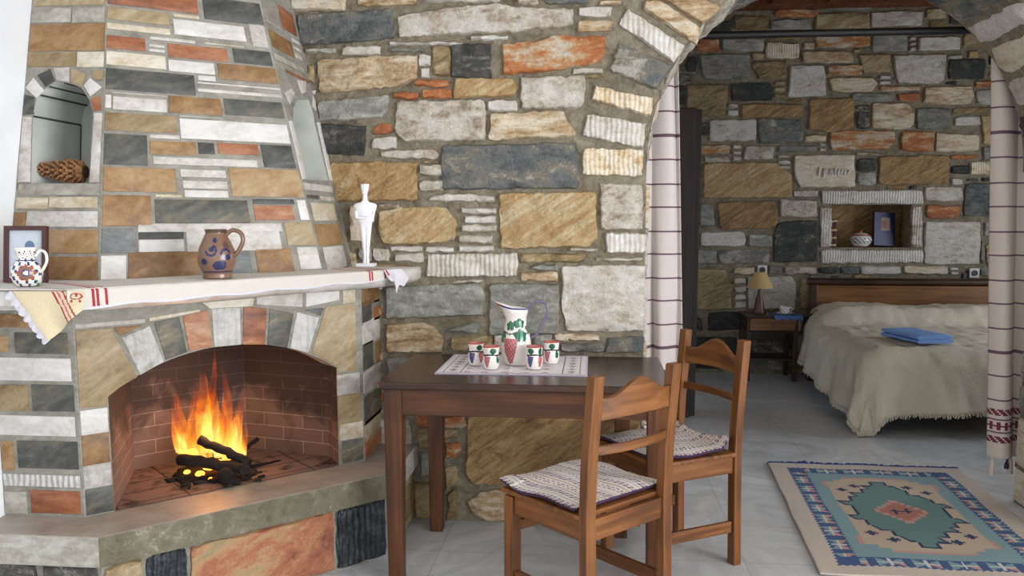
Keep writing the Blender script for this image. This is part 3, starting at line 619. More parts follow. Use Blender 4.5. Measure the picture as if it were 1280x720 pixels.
b.build('surround', fp, smooth=30, world=True)
# --- hearth bench: base of rough blocks and a thick slab
HQ = [(XL, 2.365), (-1.512, 2.365), (-.757, 3.12), (-.757, YW), (XL, YW)]
b = MB(); ins = .03; HB = [(XL, 2.365 + ins), (-1.512 - ins * .41, 2.365 + ins), (-.757 - ins, 3.12 + ins * .41), (-.757 - ins, YW), (XL, YW)]
b.add([(x, y, z) for z in (0, ZH - .095) for x, y in HB], [(0, 1, 6, 5), (1, 2, 7, 6), (2, 3, 8, 7)], 'fM')
HC = Patch(HB[1], HB[2], 0); HL = Patch(HB[0], HB[1], 0); HRt = Patch(HB[2], HB[3], 0)
for (s0, s1, m) in ((.005, .12, 'T'), (.13, .26, 'dark_rib'), (.27, .80, 'hearth_red'), (.81, HC.W - .02, 'dark_rib')):
    lay(b, HC, [(s0, .01), (s1, .01), (s1, .24), (s0, .235)], m, h=.012, rough=.003, sp=.03)
for (s0, s1, m) in ((.01, .2, 'D'), (.22, HL.W - .01, 'D')): lay(b, HL, [(s0, .01), (s1, .01), (s1, .24), (s0, .24)], m, h=.012, rough=.003, sp=.03)
for (s0, s1, m) in ((.01, .2, 'T'), (.22, HRt.W - .01, 'T')): lay(b, HRt, [(s0, .01), (s1, .01), (s1, .24), (s0, .24)], m, h=.012, rough=.003, sp=.03)
b.build('hearth_base', fp, smooth=34, world=True)
b = MB(); n = 5; v = [(x, y, z) for z in (ZH - .1, ZH) for x, y in HQ]
b.add(v, [(0, 4, 3, 2, 1), (5, 6, 7, 8, 9), (0, 1, 6, 5), (1, 2, 7, 6), (2, 3, 8, 7), (3, 4, 9, 8), (4, 0, 5, 9)], ['fG', 'hearth_top', 'fG', 'hearth_edge', 'fW', 'fG', 'fG'])
b.build('hearth_slab', fp, bevel=.006, world=True)
# --- firebox lining
b = MB(); A = [CEN.P(SO0, 0, -.0), Vector((-1.777, 3.046, 0)), Vector((-1.47, 3.40, 0)), Vector((-1.075, 3.30, 0)), CEN.P(SO1, 0, 0)]
acc = 0
for i in range(4):
    p, q = A[i], A[i + 1]; w = (q - p).length; o = len(b.v)
    b.add([(p.x, p.y, ZH), (q.x, q.y, ZH), (q.x, q.y, ZB), (p.x, p.y, ZB)], [(0, 1, 2, 3)], 'firebrick')
    for k, (uu, zz) in enumerate(((acc, 0), (acc + w, 0), (acc + w, ZB - ZH), (acc, ZB - ZH))): b.uv[o + k] = (uu, zz)
    acc += w
b.add([(p.x, p.y, ZB - .02) for p in A], [(0, 1, 2, 3, 4)], 'soot')
b.add([(p.x, p.y, ZH + .003) for p in A], [(0, 1, 2, 3, 4)], 'firetile')
b.build('firebox', fp, world=True)
# --- mantel shelf
MP = [(XL, 2.22), (-1.45, 2.22), (-.80, 3.22), (-.735, 3.41), (-.735, YW), (XL, YW)]
b = MB(); rows = []
per = []
for i in range(3):
    p, q = Vector(MP[i]), Vector(MP[i + 1]); k = max(2, int((q - p).length / .05)); per += [p.lerp(q, j / k) for j in range(k)]
per += [Vector(MP[3]), Vector(MP[4]), Vector(MP[5])]
def ringm(z, d, j): return [(p.x - d * .7 + random.uniform(-j, j), p.y + d * .7 + random.uniform(-j, j), z + random.uniform(-j, j) * .5) for p in per]
rings = [ringm(ZM - .062, .03, .006), ringm(ZM - .045, .004, .005), ringm(ZM - .02, .0, .004), ringm(ZM - .004, .004, .002), ringm(ZM, .012, .0)]
b.loft(rings, 'fW'); b.build('mantel_shelf', fp, smooth=50, world=True)
# --- chimney breast
def zx(z): return -1.03 - .215 * (z - 1.12)
def ly(z): return 2.62 + .227 * (z - 1.12)
Z0, Z1 = 1.12, 2.07
CL, CR = (-1.62, 2.62), (-1.03, 3.14); CL1, CR1 = (-1.668, ly(2.07)), (zx(2.07), 3.145)
CHC = Patch(CL, CR, Z0, CL1, CR1, Z1); CHL = Patch((XL, 2.62), CL, Z0, (XL, ly(2.07)), CL1, Z1); CHR = Patch(CR, (zx(Z0), YW), Z0, CR1, (zx(Z1), YW), Z1)
ZT = ZC - .005; b = MB()
def up(p, s, z): return p.P(s, z)
b.grid(24, 60, lambda u, v: CHC.P(u * CHC.W, Z0 + v * (ZT - Z0)), 'fM')
nl = [CHL.px(*q) for q in ((39, 229), (111, 229), (116, 140), (111, 124), (102, 110), (88, 104), (71, 102), (57, 110), (46, 123), (41, 145))]
nr = [CHR.px(*q) for q in ((384, 225), (410, 226), (394, 157), (391, 140), (386, 125), (379, 119), (372, 123), (367, 135), (366, 152))]
def holedface(p, hole):
    o = [(0, Z0), (p.W, Z0), (p.W, ZT), (0, ZT)]
    tri = tessellate_polygon([[Vector((x, z, 0)) for x, z in o], [Vector((x, z, 0)) for x, z in hole]]); b.add([p.P(x, z) for x, z in o + hole], [tuple(t) for t in tri], 'fM')
holedface(CHL, nl); holedface(CHR, nr)
flat(b, CHC, '''fR 133 -14 248 16; fD 252 -3 330 31; fT 133 9 212 31; fC 133 29 213 43; fW 216 25 308 51; fC 216 17 249 24; fG 310 30 336 60; fC 256 54 305 59; fR 132 44 182 64; fW 187 46 244 54; fW 186 55 206 60; fW 186 61 206 66; fR 209 55 286 77; fD 290 61 341 82; fC 128 64 208 86; fW 210 75 269 93; fO 271 80 348 104;
fD 130 86 245 118; fW 247 94 270 102; fW 247 104 352 111; fW 247 112 352 121; fW 141 117 209 119; fW 141 121 209 140; fW 128 118 139 135; fO 210 120 278 144; fD 279 124 356 147; fT 128 141 222 166; fW 224 145 278 148; fW 224 150 363 178; fD 128 167 185 207; fW 187 168 225 174; fO 187 176 246 194; fD 247 178 269 193; fR 271 179 324 194; fW 191 197 322 208; fD 325 181 370 210;
fO 122 209 221 240; fW 225 212 283 222; fW 228 226 285 236; fW 230 238 286 247; fC 194 243 228 247; fO 285 211 380 246; fO 120 244 190 282; fD 193 250 313 278; fD 315 249 368 255; fR 316 257 369 275; fB 120 286 171 316; fW 172 281 353 288; fD 173 290 230 298; fW 232 290 353 312; fW 173 300 231 314; fT 354 278 398 306; fW 119 320 158 352; fO 160 316 250 350; fB 287 313 316 343; fO 318 311 369 341; fW 370 309 402 336; fO 252 318 285 346; fW 370 250 387 275;
fO 133 -60 230 -18; fW 234 -50 330 -8''', Z0 + .003, ZT, slope=lambda y: .05 * (1 - (y - 100) / 130))
flat(b, CHL, '''fT 30 -14 131 6; fG 30 11 89 28; fG 91 10 131 28; fO 30 31 131 63; fT 30 66 95 83; fC 97 65 131 84; fG 24 230 124 244; fC 15 247 60 261; fC 62 246 122 260; fO 10 265 32 283; fW 34 264 122 284; fO 5 287 122 317; fO 0 320 122 352;
fD 28 118 43 121 42 143 28 144; fW 32 110 42 97 56 113 46 123; fD 47 94 63 86 69 101 57 109; fW 67 85 87 84 87 103 71 101; fT 89 84 108 93 102 109 89 103; fW 105 107 113 97 128 109 113 121; fR 113 123 126 119 127 138 117 139; fW 24 146 40 146 38 228 20 228; fW 118 141 130 141 124 228 112 228; fT 113 88 131 88 131 100 118 100''', Z0 + .003, ZT)
flat(b, CHR, '''fW 327 2 345 14; fW 330 14 348 25; fW 332 25 350 37; fR 346 5 371 46; fO 335 36 368 73; fW 364 47 374 57; fW 366 57 376 66; fW 368 66 378 77; fG 342 66 381 93; fR 357 90 386 101; fW 379 228 416 241; fD 383 243 398 249; fW 400 245 418 252; fC 388 253 421 276; fO 392 280 429 305; fW 403 309 434 333;
fW 355 115 363 110 368 116 362 131; fW 371 100 382 101 382 115 377 118; fW 391 119 397 127 395 139 390 133; fW 358 150 365 151 383 224 376 224; fW 396 153 404 154 418 226 412 226; fR 398 106 405 112 403 150 399 140''', Z0 + .003, ZT)
chb = b.build('chimney_breast', fp, smooth=30, world=True)
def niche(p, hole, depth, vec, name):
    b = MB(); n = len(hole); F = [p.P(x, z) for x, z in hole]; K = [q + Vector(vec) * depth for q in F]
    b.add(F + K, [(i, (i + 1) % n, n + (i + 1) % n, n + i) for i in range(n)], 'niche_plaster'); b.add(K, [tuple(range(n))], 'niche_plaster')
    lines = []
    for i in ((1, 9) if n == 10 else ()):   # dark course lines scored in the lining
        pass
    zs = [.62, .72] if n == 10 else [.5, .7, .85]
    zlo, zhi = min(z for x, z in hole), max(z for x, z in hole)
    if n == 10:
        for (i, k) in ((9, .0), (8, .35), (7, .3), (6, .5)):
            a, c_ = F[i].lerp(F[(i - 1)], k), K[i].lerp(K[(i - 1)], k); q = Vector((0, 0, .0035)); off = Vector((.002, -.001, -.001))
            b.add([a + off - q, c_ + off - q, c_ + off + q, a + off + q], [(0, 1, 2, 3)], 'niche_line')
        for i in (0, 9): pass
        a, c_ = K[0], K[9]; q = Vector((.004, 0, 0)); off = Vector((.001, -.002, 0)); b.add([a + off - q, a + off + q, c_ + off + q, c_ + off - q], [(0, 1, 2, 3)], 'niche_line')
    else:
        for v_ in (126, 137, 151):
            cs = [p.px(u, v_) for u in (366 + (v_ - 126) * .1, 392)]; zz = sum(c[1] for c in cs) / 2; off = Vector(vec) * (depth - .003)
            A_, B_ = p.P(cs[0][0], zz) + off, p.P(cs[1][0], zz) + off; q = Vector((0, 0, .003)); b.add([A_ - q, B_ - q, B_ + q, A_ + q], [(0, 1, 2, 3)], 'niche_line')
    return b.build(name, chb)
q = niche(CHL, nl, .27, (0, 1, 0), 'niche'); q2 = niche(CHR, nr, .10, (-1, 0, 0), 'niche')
NF = CHL.P((nl[0][0] + nl[1][0]) / 2, nl[0][1])      # middle of the left niche's floor, on the face
# ---------------------------------------------------------------- fire and logs
FC = Vector((-1.44, 3.03, ZH + .003))
def log(name, p0, p1, r, label, mat='bark', knots=3, group='sticks burning on the hearth'):
    b = MB(); p0, p1 = Vector(p0), Vector(p1); k = 10; pts = []; rr = []
    for i in range(k + 1):
        t = i / k; q = p0.lerp(p1, t) + Vector((random.uniform(-1, 1), random.uniform(-1, 1), random.uniform(-.5, 1))) * r * .22; pts.append(q); rr.append((r * random.uniform(.82, 1.1), r * random.uniform(.82, 1.1)))
    b.tube(pts, rr, mat, 12); o = b.build(name, None, smooth=60)
    return tag(o, label, 'log', group)
def fl(u, v, y=None, z=None): return on(u, v, y=y, z=z)
z0 = ZH + .003
log('firewood_log', fl(250, 550, y=2.98), fl(306, 576, y=2.94), .018, 'charred stick slanting down across the flames, highest of the pile')
log('firewood_log', fl(224, 574, y=2.97), fl(308, 587, y=2.91), .023, 'thick charred branch lying level along the front of the burning pile')
log('firewood_log', fl(262, 566, y=3.12), fl(312, 578, y=3.1), .018, 'dark branch behind the flames at the right of the burning pile')
log('firewood_log', fl(306, 585, y=3.08), fl(350, 577, y=3.22), .008, 'thin twig poking out to the right of the burning pile')
log('firewood_log', fl(232, 600, y=2.95), fl(262, 597, y=2.93), .011, 'short burnt stick lying left of the rounded stub')
log('firewood_log', fl(224, 590, y=3.02), fl(250, 582, y=3.1), .013, 'short charred stick at the left end of the burning pile')
log('firewood_log', fl(295, 572, y=3.2), fl(322, 548, y=3.28), .009, 'thin twig leaning up against the right brick wall of the firebox')
b = MB(); p = fl(283, 592, y=2.9)
prof = [(.0, -.03), (.022, -.028), (.031, -.012), (.033, .004), (.027, .02), (.012, .03), (0, .031)]
b.lathe([(max(r, .0005), z) for r, z in prof], 18, 'bark', Matrix.Translation((p.x, p.y, z0 + .032)) @ Matrix.Rotation(.9, 4, 'X') @ Matrix.Rotation(.2, 4, 'Z')); tag(b.build('log_stub', smooth=60), 'rounded burnt log stub at the front of the fire', 'log')
# ash and charred crumbs: nobody could count them
b = MB()
for k in range(240):
    a, q = random.uniform(0, 2 * PI), max(-.15, min(.15, random.gauss(0, .075))); x, y = FC.x + .02 + q * 1.25 * math.cos(a), FC.y - .04 + q * .9 * math.sin(a); s = random.uniform(.004, .013)
    T = Matrix.Translation((x, y, z0 + s * .5)) @ Matrix.Rotation(random.uniform(0, 6), 4, 'Z') @ Matrix.Rotation(random.uniform(-.5, .5), 4, 'X')
    b.box(-s * random.uniform(.8, 3), s * 1.2, -s * .6, s * .6, -s * .5, s * .5, 'bark' if k % 5 else 'soot', T=T)
v = []; f = []; ng = 18
for j in range(ng + 1):
    for i in range(ng + 1):
        x, y = (i / ng - .5) * .34, (j / ng - .5) * .26; r = math.hypot(x / .17, y / .13); v.append((FC.x + x, FC.y + y, z0 - .004 + .045 * max(0, 1 - r) ** .8 * (1 + .4 * noise.noise(Vector((x * 40, y * 40, 1))))))
f = [(j * (ng + 1) + i, j * (ng + 1) + i + 1, (j + 1) * (ng + 1) + i + 1, (j + 1) * (ng + 1) + i) for j in range(ng) for i in range(ng)]
b.add(v, f, 'soot'); tag(b.build('ash_bed'), 'black ash and charred crumbs under the burning sticks', 'ash', kind='stuff')
fire = thing('fire', 'bright orange flames rising from burning sticks in the firebox', 'fire', (FC.x, FC.y, z0))
def tongue(u, v0, v1, y, w, lean, name='flame', wob=.3):
    p0, p1 = on(u, v0, y=y), on(u + lean, v1, y=y); h = p1.z - p0.z; rings = []; k = 22; ph = random.uniform(0, 6); fr = random.uniform(5, 8)
    for i in range(k + 1):
        t = i / k; c = p0.lerp(p1, t) + Vector((math.sin(ph + t * fr) * w * wob * t, math.cos(ph + t * fr * .8) * w * .3 * t, 0))
        r = w * (math.sin(PI * min(1, (t * .86 + .14)) ** .62)) ** .9 * (1 - t * .35) + .0006; rings.append([(c.x + r * math.cos(2 * PI * j / 14), c.y + r * .45 * math.sin(2 * PI * j / 14), c.z) for j in range(14)])
    b = MB(); b.loft(rings, 'flame', cap=False, uv=True); return b.build(name, fire, smooth=80, world=True)
for args in ((233, 572, 478, 3.06, .030, -12), (246, 570, 455, 3.10, .036, -6), (258, 562, 438, 3.12, .036, -10), (268, 566, 462, 3.06, .034, 2), (279, 570, 450, 3.08, .032, 6), (284, 566, 492, 3.04, .03, -2), (293, 567, 474, 3.12, .026, 12), (298, 570, 515, 3.05, .018, 4), (227, 566, 496, 3.12, .026, -16), (242, 576, 526, 3.02, .026, -2), (258, 580, 532, 3.0, .026, 0), (229, 578, 545, 3.03, .02, -6), (274, 572, 515, 3.0, .024, 6), (304, 569, 526, 3.08, .013, 5), (256, 566, 428, 3.14, .022, 14)): tongue(*args)
b = MB()
for (u, v, y, s) in ((240, 565, 3.0, .022), (262, 583, 2.98, .026), (274, 578, 3.0, .02), (250, 592, 2.95, .018), (234, 590, 2.98, .014), (284, 572, 3.03, .02), (262, 598, 2.93, .01)):
    p = on(u, v, y=y); b.lathe([(.001, -s * .6), (s * .9, -s * .3), (s, .0), (s * .7, s * .4), (.001, s * .6)], 10, 'ember', Matrix.Translation(p))
b.build('embers', fire, world=True)['kind'] = 'stuff'
# ================================================================ THINGS ON THE MANTEL
def handle(name, pts, rx, ry, mat, parent, n=10):
    P = [Vector(p) for p in pts]; Q = []
    for i in range(len(P) - 1):        # Catmull-Rom
        a, b_, c, d = P[max(0, i - 1)], P[i], P[i + 1], P[min(len(P) - 1, i + 2)]
        for k in range(6):
            t = k / 6; Q.append(.5 * ((2 * b_) + (c - a) * t + (2 * a - 5 * b_ + 4 * c - d) * t * t + (3 * b_ - a - 3 * c + d) * t ** 3))
    Q.append(P[-1]); b = MB(); b.tube(Q, (rx, ry), mat, n); return b.build(name, parent, smooth=60)
def smooth_prof(prof, k=5):
    P = [Vector((r, z)) for r, z in prof]; Q = []
    for i in range(len(P) - 1):
        a, b_, c, d = P[max(0, i - 1)], P[i], P[i + 1], P[min(len(P) - 1, i + 2)]
        for j in range(k):
            t = j / k; q = .5 * ((2 * b_) + (c - a) * t + (2 * a - 5 * b_ + 4 * c - d) * t * t + (3 * b_ - a - 3 * c + d) * t ** 3); Q.append((max(.0004, q.x), q.y))
    Q.append((P[-1].x, P[-1].y)); return Q
TO_CAM = lambda p: math.atan2(-p[1], -p[0])          # direction back to the lens, for turning painted fronts
# brown stoneware jug
jp = on(272, 348, z=ZM + .006); sJ = .161
t = thing('stoneware_jug', 'brown stoneware jug with dark blue swirls standing on the mantel cloth', 'jug', (jp.x, jp.y, ZM + .007))
fa = TO_CAM(jp)
def mj(a, z, i):
    z /= sJ; d = ((a - fa + PI) % (2 * PI)) - PI           # d>0 is to the left seen from the lens? (counter-clockwise)
    d = d
    if z > .93: return 'stone_dark'
    if .13 < z < .155: return 'stone_blue'
    def blob(cx, cz, r): return ((d - cx) * .36) ** 2 + (z - cz) ** 2 < r * r
    def ringb(cx, cz, r0, r1, op):
        q = math.hypot((d - cx) * .36, z - cz); ang = math.atan2(z - cz, (d - cx) * .36)
        return r0 < q < r1 and math.cos(ang - op) < .55
    if blob(-.08, .78, .055) or blob(.25, .28 + .0, .10) or blob(.02, .27, .09) or blob(-.72, .35, .07) or blob(.62, .44, .06) or blob(-.28, .6, .055): return 'stone_blue'
    if ringb(.5, .5, .075, .12, -1.0) or ringb(-.32, .58, .085, .125, 2.2): return 'stone_blue'
    if blob(.6, .68, .075): return 'stone_dark'
    return 'stone_brown'
prof = smooth_prof([(.27 * sJ, 0), (.285 * sJ, .02 * sJ), (.285 * sJ, .1 * sJ), (.31 * sJ, .15 * sJ), (.36 * sJ, .3 * sJ), (.375 * sJ, .44 * sJ), (.34 * sJ, .62 * sJ), (.25 * sJ, .82 * sJ), (.205 * sJ, .91 * sJ), (.215 * sJ, .97 * sJ), (.225 * sJ, 1.0 * sJ)], 11)
b = MB(); b.lathe(prof + [(.205 * sJ, 1.0 * sJ), (.185 * sJ, .92 * sJ), (.2 * sJ, .8 * sJ), (.001, .75 * sJ)], 132, lambda a, z, i: 'stone_inside' if i >= len(prof) else mj(a, z, i)); b.build('body', t, smooth=50)
rd = Vector((_cy, _sy, 0))                               # to the right as seen in the photograph
def R3(r, z): return (rd.x * r, rd.y * r, z)
handle('handle', [R3(.2 * sJ, .88 * sJ), R3(.34 * sJ, .98 * sJ), R3(.5 * sJ, .93 * sJ), R3(.55 * sJ, .78 * sJ), R3(.48 * sJ, .6 * sJ), R3(.36 * sJ, .46 * sJ)], .009, .007, 'stone_brown', t)
# white figurine with folded arms
sp_ = on(458, 333, y=3.41); hF = .338
t = thing('figurine', 'white stylised standing figurine with folded arms on a small plinth at the mantel end', 'figurine', (sp_.x, sp_.y, ZM + .007), YAW)
b = MB(); b.box(-.038, .038, -.03, .03, 0, .013, 'figure_white'); b.build('plinth', t, bevel=.002)
def sect(z, rx, ry, cx=0, cy=0, n=20, e=2.4, pinch=0):
    out = []
    for j in range(n):
        a = 2 * PI * j / n; ca, sa = math.cos(a), math.sin(a); x = rx * math.copysign(abs(ca) ** (2 / e), ca); y = ry * math.copysign(abs(sa) ** (2 / e), sa)
        y *= 1 - pinch * math.exp(-(x / (rx * .22)) ** 2); out.append((cx + x, cy + y, z))
    return out
b = MB(); z = lambda q: .012 + q * (hF - .012)
b.loft([sect(z(0), .013, .017, cy=-.004, pinch=.5), sect(z(.03), .0135, .016, pinch=.5), sect(z(.08), .012, .012, pinch=.55), sect(z(.2), .0155, .0135, pinch=.55), sect(z(.28), .018, .014, pinch=.5), sect(z(.38), .022, .0155, pinch=.45), sect(z(.47), .0255, .016, pinch=.2), sect(z(.5), .0265, .016), sect(z(.525), .029, .0165), sect(z(.53), .034, .018), sect(z(.57), .0355, .019), sect(z(.64), .040, .019), sect(z(.70), .0465, .0185), sect(z(.735), .0485, .017), sect(z(.755), .041, .0155), sect(z(.772), .018, .012), sect(z(.8), .0105, .0105), sect(z(.86), .0092, .010), sect(z(.875), .0105, .0135, cy=-.003), sect(z(.93), .015, .0135, cy=-.001), sect(z(.985), .0178, .011, cy=.004), sect(z(1), .0172, .008, cy=.006)], 'figure_white')
body = b.build('figure', t, smooth=45)
for s in (-1, 1):
    b = MB(); zz = .575 if s < 0 else .605
    b.tube([(s * .036, -.012, z(.66)), (s * .034, -.017, z(zz)), (s * .012, -.0205, z(zz - .003)), (-s * .014, -.021, z(zz + .002))], [(.006, .005), (.0065, .0055), (.006, .005), (.005, .004)], 'figure_white', 10); b.build('arm', body, smooth=60)
b = MB(); b.lathe([(.0004, -.006), (.0032, 0), (.0004, .008)], 8, 'figure_white', Matrix.Translation((0, -.0155, z(.915)))); b.build('nose', body, smooth=60)
# framed picture leaning on the chimney
pf = on(37, 357, z=ZM); yF = 2.50
p0, p1 = on(13, 357, y=yF), on(63, 354, y=yF); wF, hF2 = (p1.x - p0.x), .178
t = thing('picture_frame', 'dark wood framed picture of an arched doorway leaning against the chimney', 'picture', ((p0.x + p1.x) / 2, yF - .018, ZM + .002), math.radians(4))
t.rotation_euler = (math.radians(-7), 0, math.radians(4))
b = MB(); w2 = wF / 2; fr = .014
for (x0, x1, z0, z1) in ((-w2, -w2 + fr, 0, hF2), (w2 - fr, w2, 0, hF2), (-w2 + fr, w2 - fr, 0, fr), (-w2 + fr, w2 - fr, hF2 - fr, hF2)): b.box(x0, x1, -.012, .006, z0, z1, 'frame_wood')
b.box(-w2 + .003, w2 - .003, .003, .005, .003, hF2 - .003, 'frame_wood'); b.build('frame', t, bevel=.002)
b = MB(); b.add([(-w2 + fr, -.003, fr), (w2 - fr, -.003, fr), (w2 - fr, -.003, hF2 - fr), (-w2 + fr, -.003, hF2 - fr)], [(0, 1, 2, 3)], 'mat_board')
def dpoly(x0, x1, z0, z1, mat, arched=False, y=-.004):
    P = [(x0, z0), (x1, z0), (x1, z1)] + ([((x0 + x1) / 2 + (x1 - x0) / 2 * math.cos(PI * k / 12), z1 + (x1 - x0) * .55 * math.sin(PI * k / 12)) for k in range(1, 12)] if arched else []) + [(x0, z1)]
    b.add([(x, y, z) for x, z in P], [tuple(range(len(P)))], mat)
dpoly(-.004, .028, .03, .112, 'print_sand', True); dpoly(-.003, .027, .112, .115, 'print_blue', True, -.0045); dpoly(-.002, .012, .03, .1, 'print_aqua', False, -.0045)
b.build('picture', t)
# small painted pitcher in front of it
pp = on(29, 361, z=ZM); sP = .112
t = thing('painted_pitcher', 'small white pitcher painted with a brown flower and blue dots before the framed picture', 'pitcher', (pp.x, pp.y + .02, ZM + .0065)); fp_a = TO_CAM(pp)
def mp_(a, z, i):
    z /= sP; d = ((a - fp_a + PI) % (2 * PI)) - PI; x = d * .34
    q = math.hypot(x + .02, z - .36); ang = math.atan2(z - .36, x + .02)
    if q < .05: return 'pot_white'
    if q < .085: return 'pot_blue'
    if q < .2 + .03 * math.cos(8 * ang): return 'pot_red' if q > .17 else 'stone_brown'
    if z < .74 and (int(a * 7 / PI * 2) + int(z * 11)) % 3 == 0: return ('ink_blue', 'pot_leaf', 'pot_blue')[int(a * 5 + z * 9) % 3]
    if .66 < z < .69: return 'ink_blue'
    if .74 < z < .92 and abs(((a * 6 / PI) % 1) - .5) * .36 + .74 > z - .02 and abs(((a * 6 / PI) % 1) - .5) * .36 + .70 < z - .02: return 'ink_blue'
    return 'pot_white'
prof = smooth_prof([(.24 * sP, 0), (.3 * sP, .04 * sP), (.36 * sP, .2 * sP), (.38 * sP, .36 * sP), (.34 * sP, .52 * sP), (.25 * sP, .66 * sP), (.22 * sP, .74 * sP), (.24 * sP, .88 * sP), (.29 * sP, 1.0 * sP)], 6)
b = MB(); b.lathe(prof + [(.265 * sP, .99 * sP), (.21 * sP, .85 * sP), (.2 * sP, .7 * sP), (.001, .6 * sP)], 64, lambda a, z, i: 'pot_white' if i >= len(prof) else mp_(a, z, i)); b.build('body', t, smooth=50)
handle('handle', [R3(.26 * sP, .78 * sP), R3(.38 * sP, .92 * sP), R3(.52 * sP, .86 * sP), R3(.54 * sP, .66 * sP), R3(.46 * sP, .48 * sP), R3(.37 * sP, .36 * sP)], .005, .004, 'pot_white', t)
# spiky cone in the niche
cl = on(40, 220, y=2.745); cr = on(109, 218, y=2.765); cc = (cl + cr) / 2; Lc = (cr - cl).length
t = MB(); ax = (cr - cl).normalized(); T = Matrix.Translation((cc.x, cc.y, NF.z + .045)) @ Matrix.Rotation(math.radians(4), 4, 'Z') @ Matrix.Rotation(math.radians(3), 4, 'Y')
def cr_(q): return .036 * (q ** .75) * (1 - max(0, q - .8) * 2.2) + .006
t.loft([[( (q - .5) * Lc, cr_(q) * .8 * math.cos(2 * PI * j / 14), cr_(q) * .8 * math.sin(2 * PI * j / 14)) for j in range(14)] for q in [k / 14 for k in range(15)]], 'cone_dark', T=T)
k = 0
for i in range(17):
    q = .04 + .93 * i / 16; n = 7 + int(6 * q)
    for j in range(n):
        a = 2 * PI * (j + .5 * (i % 2)) / n; r = cr_(q) * .78; S_ = Matrix.Translation(((q - .5) * Lc, r * math.cos(a), r * math.sin(a))) @ Matrix.Rotation(a, 4, 'X') @ Matrix.Rotation(math.radians(38 + random.uniform(-8, 8)), 4, 'Z')
        l, w = .010 + .010 * q, .0042 + .003 * q
        t.add([(0, -.0, -w), (0, 0, w), (-.001 - l * .0, .002, 0), (-.002, l, -w * .7), (-.002, l, w * .7), (.003, l * 1.1, 0)], [(0, 1, 4, 3), (0, 3, 5), (3, 4, 5), (1, 5, 4), (0, 5, 1)], ['cone_brown', 'cone_brown', 'cone_tip', 'cone_brown', 'cone_brown'], T=T @ S_); k += 1
tag(t.build('pine_cone'), 'long brown spiky cone lying in the arched niche of the chimney', 'cone')
# mantel cloth: strip over the front edge, hanging corner, lace ends
MA, MBp = Vector((-1.45, 2.22, 0)), Vector((-.80, 3.22, 0)); dv = (MBp - MA); ML = dv.length; dv.normalize(); nin = Vector((-dv.y, dv.x, 0))
mc = thing('mantel_cloth', 'cream mantel runner with red stripes and lace ends draped over the mantel', 'cloth', (-1.2, 2.8, ZM))
def stripe(s, w=None):
    for c0 in (.05, .064, .088):
        if abs(s - c0) < .0036: return 'red_thread'
    for c0 in (ML - .10, ML - .085, ML - .02, ML - .005):
        if abs(s - c0) < .004: return 'red_thread'
    return None
OUT = .008
def pc(u, v):
    s = -.02 + u * (ML + .05); q = v       # v: 0 hem .. front edge .. 1 back
    drop = .056 - .016 * u + .003 * math.sin(u * 31)
    if q < .3:
        f = q / .3; z = ZM + .004 - drop * (1 - f); o = OUT + .003 * math.sin(u * 22) * (1 - f)
    else:
        f = (q - .3) / .7; z = ZM + .006 + .002 * math.sin(u * 26) * math.sin(f * PI); o = OUT - f * (.30 - .06 * u)
        if f < .1: z -= .003 * (1 - f / .1)
    p = MA + dv * s - nin * o; return (p.x, p.y, z)
def mcf(u, v):
    s = -.02 + u * (ML + .05); st = stripe(s)
    if st and v > .03: return st
    if s > ML - .09 and .4 < v < .47 and s < ML - .005: return 'red_thread'
    if v < .035: return 'lace'
    return 'linen'
b = MB(); b.grid(300, 26, pc, mcf); b.build('runner', mc, smooth=60, world=True)
# hanging corner on the left front, cut by the lace edge
PL = Patch((XL, 2.212), (-1.40, 2.212), 0)
tri = [PL.px(*q) for q in ((14, 364), (107, 364), (107, 386), (67, 425))]
lace0, lace1 = Vector(tri[0]), Vector(tri[3])
def corner(u, v):
    a = Vector(tri[0]).lerp(Vector(tri[1]), u); c_ = Vector(tri[3]).lerp(Vector(tri[2]), u); q = a.lerp(c_, v); f = math.sin(u * 9 + v * 2) * .007 * v
    p = PL.P(q.x, min(q.y, ZM + .004), .004 + .012 * v + f); return tuple(p)
def cmat(u, v):
    a = Vector(tri[0]).lerp(Vector(tri[1]), u); c_ = Vector(tri[3]).lerp(Vector(tri[2]), u); q = a.lerp(c_, v)
    for (p, r) in (((66, 364), (91, 402)), ((72, 364), (96, 399)), ((79, 364), (100, 396))):
        P0, P1 = Vector(PL.px(*p)), Vector(PL.px(*r)); d = (P1 - P0).normalized(); e = q - P0
        if abs(e.x * d.y - e.y * d.x) < .0024: return 'red_thread' if p[0] != 72 else 'pink_thread'
    e = q - Vector(PL.px(97, 369))
    if abs(math.hypot(e.x, e.y * 2.2 + .006) - .017) < .0028 or math.hypot(e.x, e.y) < .004 or min(math.hypot(e.x - .012, e.y + .016), math.hypot(e.x + .012, e.y + .016)) < .004: return 'red_thread'
    return 'linen_lit_through'  # yellower than the runner: light coming through the cloth, put in its colour
b = MB(); b.grid(60, 40, corner, cmat); b.build('hanging_corner', mc, smooth=60, world=True)
b = MB()
def lacef(u, v):
    q = lace0.lerp(lace1, u); d = (lace1 - lace0).normalized(); nn = Vector((d.y, -d.x)); sc_ = abs(math.sin(u * PI * 9)) ** .6
    q = q - Vector((-nn.x, -nn.y)) * 0 + nn * (-.004 + v * (.018 + .007 * sc_)) * 1.0
    p = PL.P(q.x, min(q.y, ZM + .004), .007 + .012 * u + .003 * math.sin(u * 40) * v); return tuple(p)
b.grid(90, 4, lacef, 'lace'); b.build('lace_edge', mc, smooth=60, world=True)
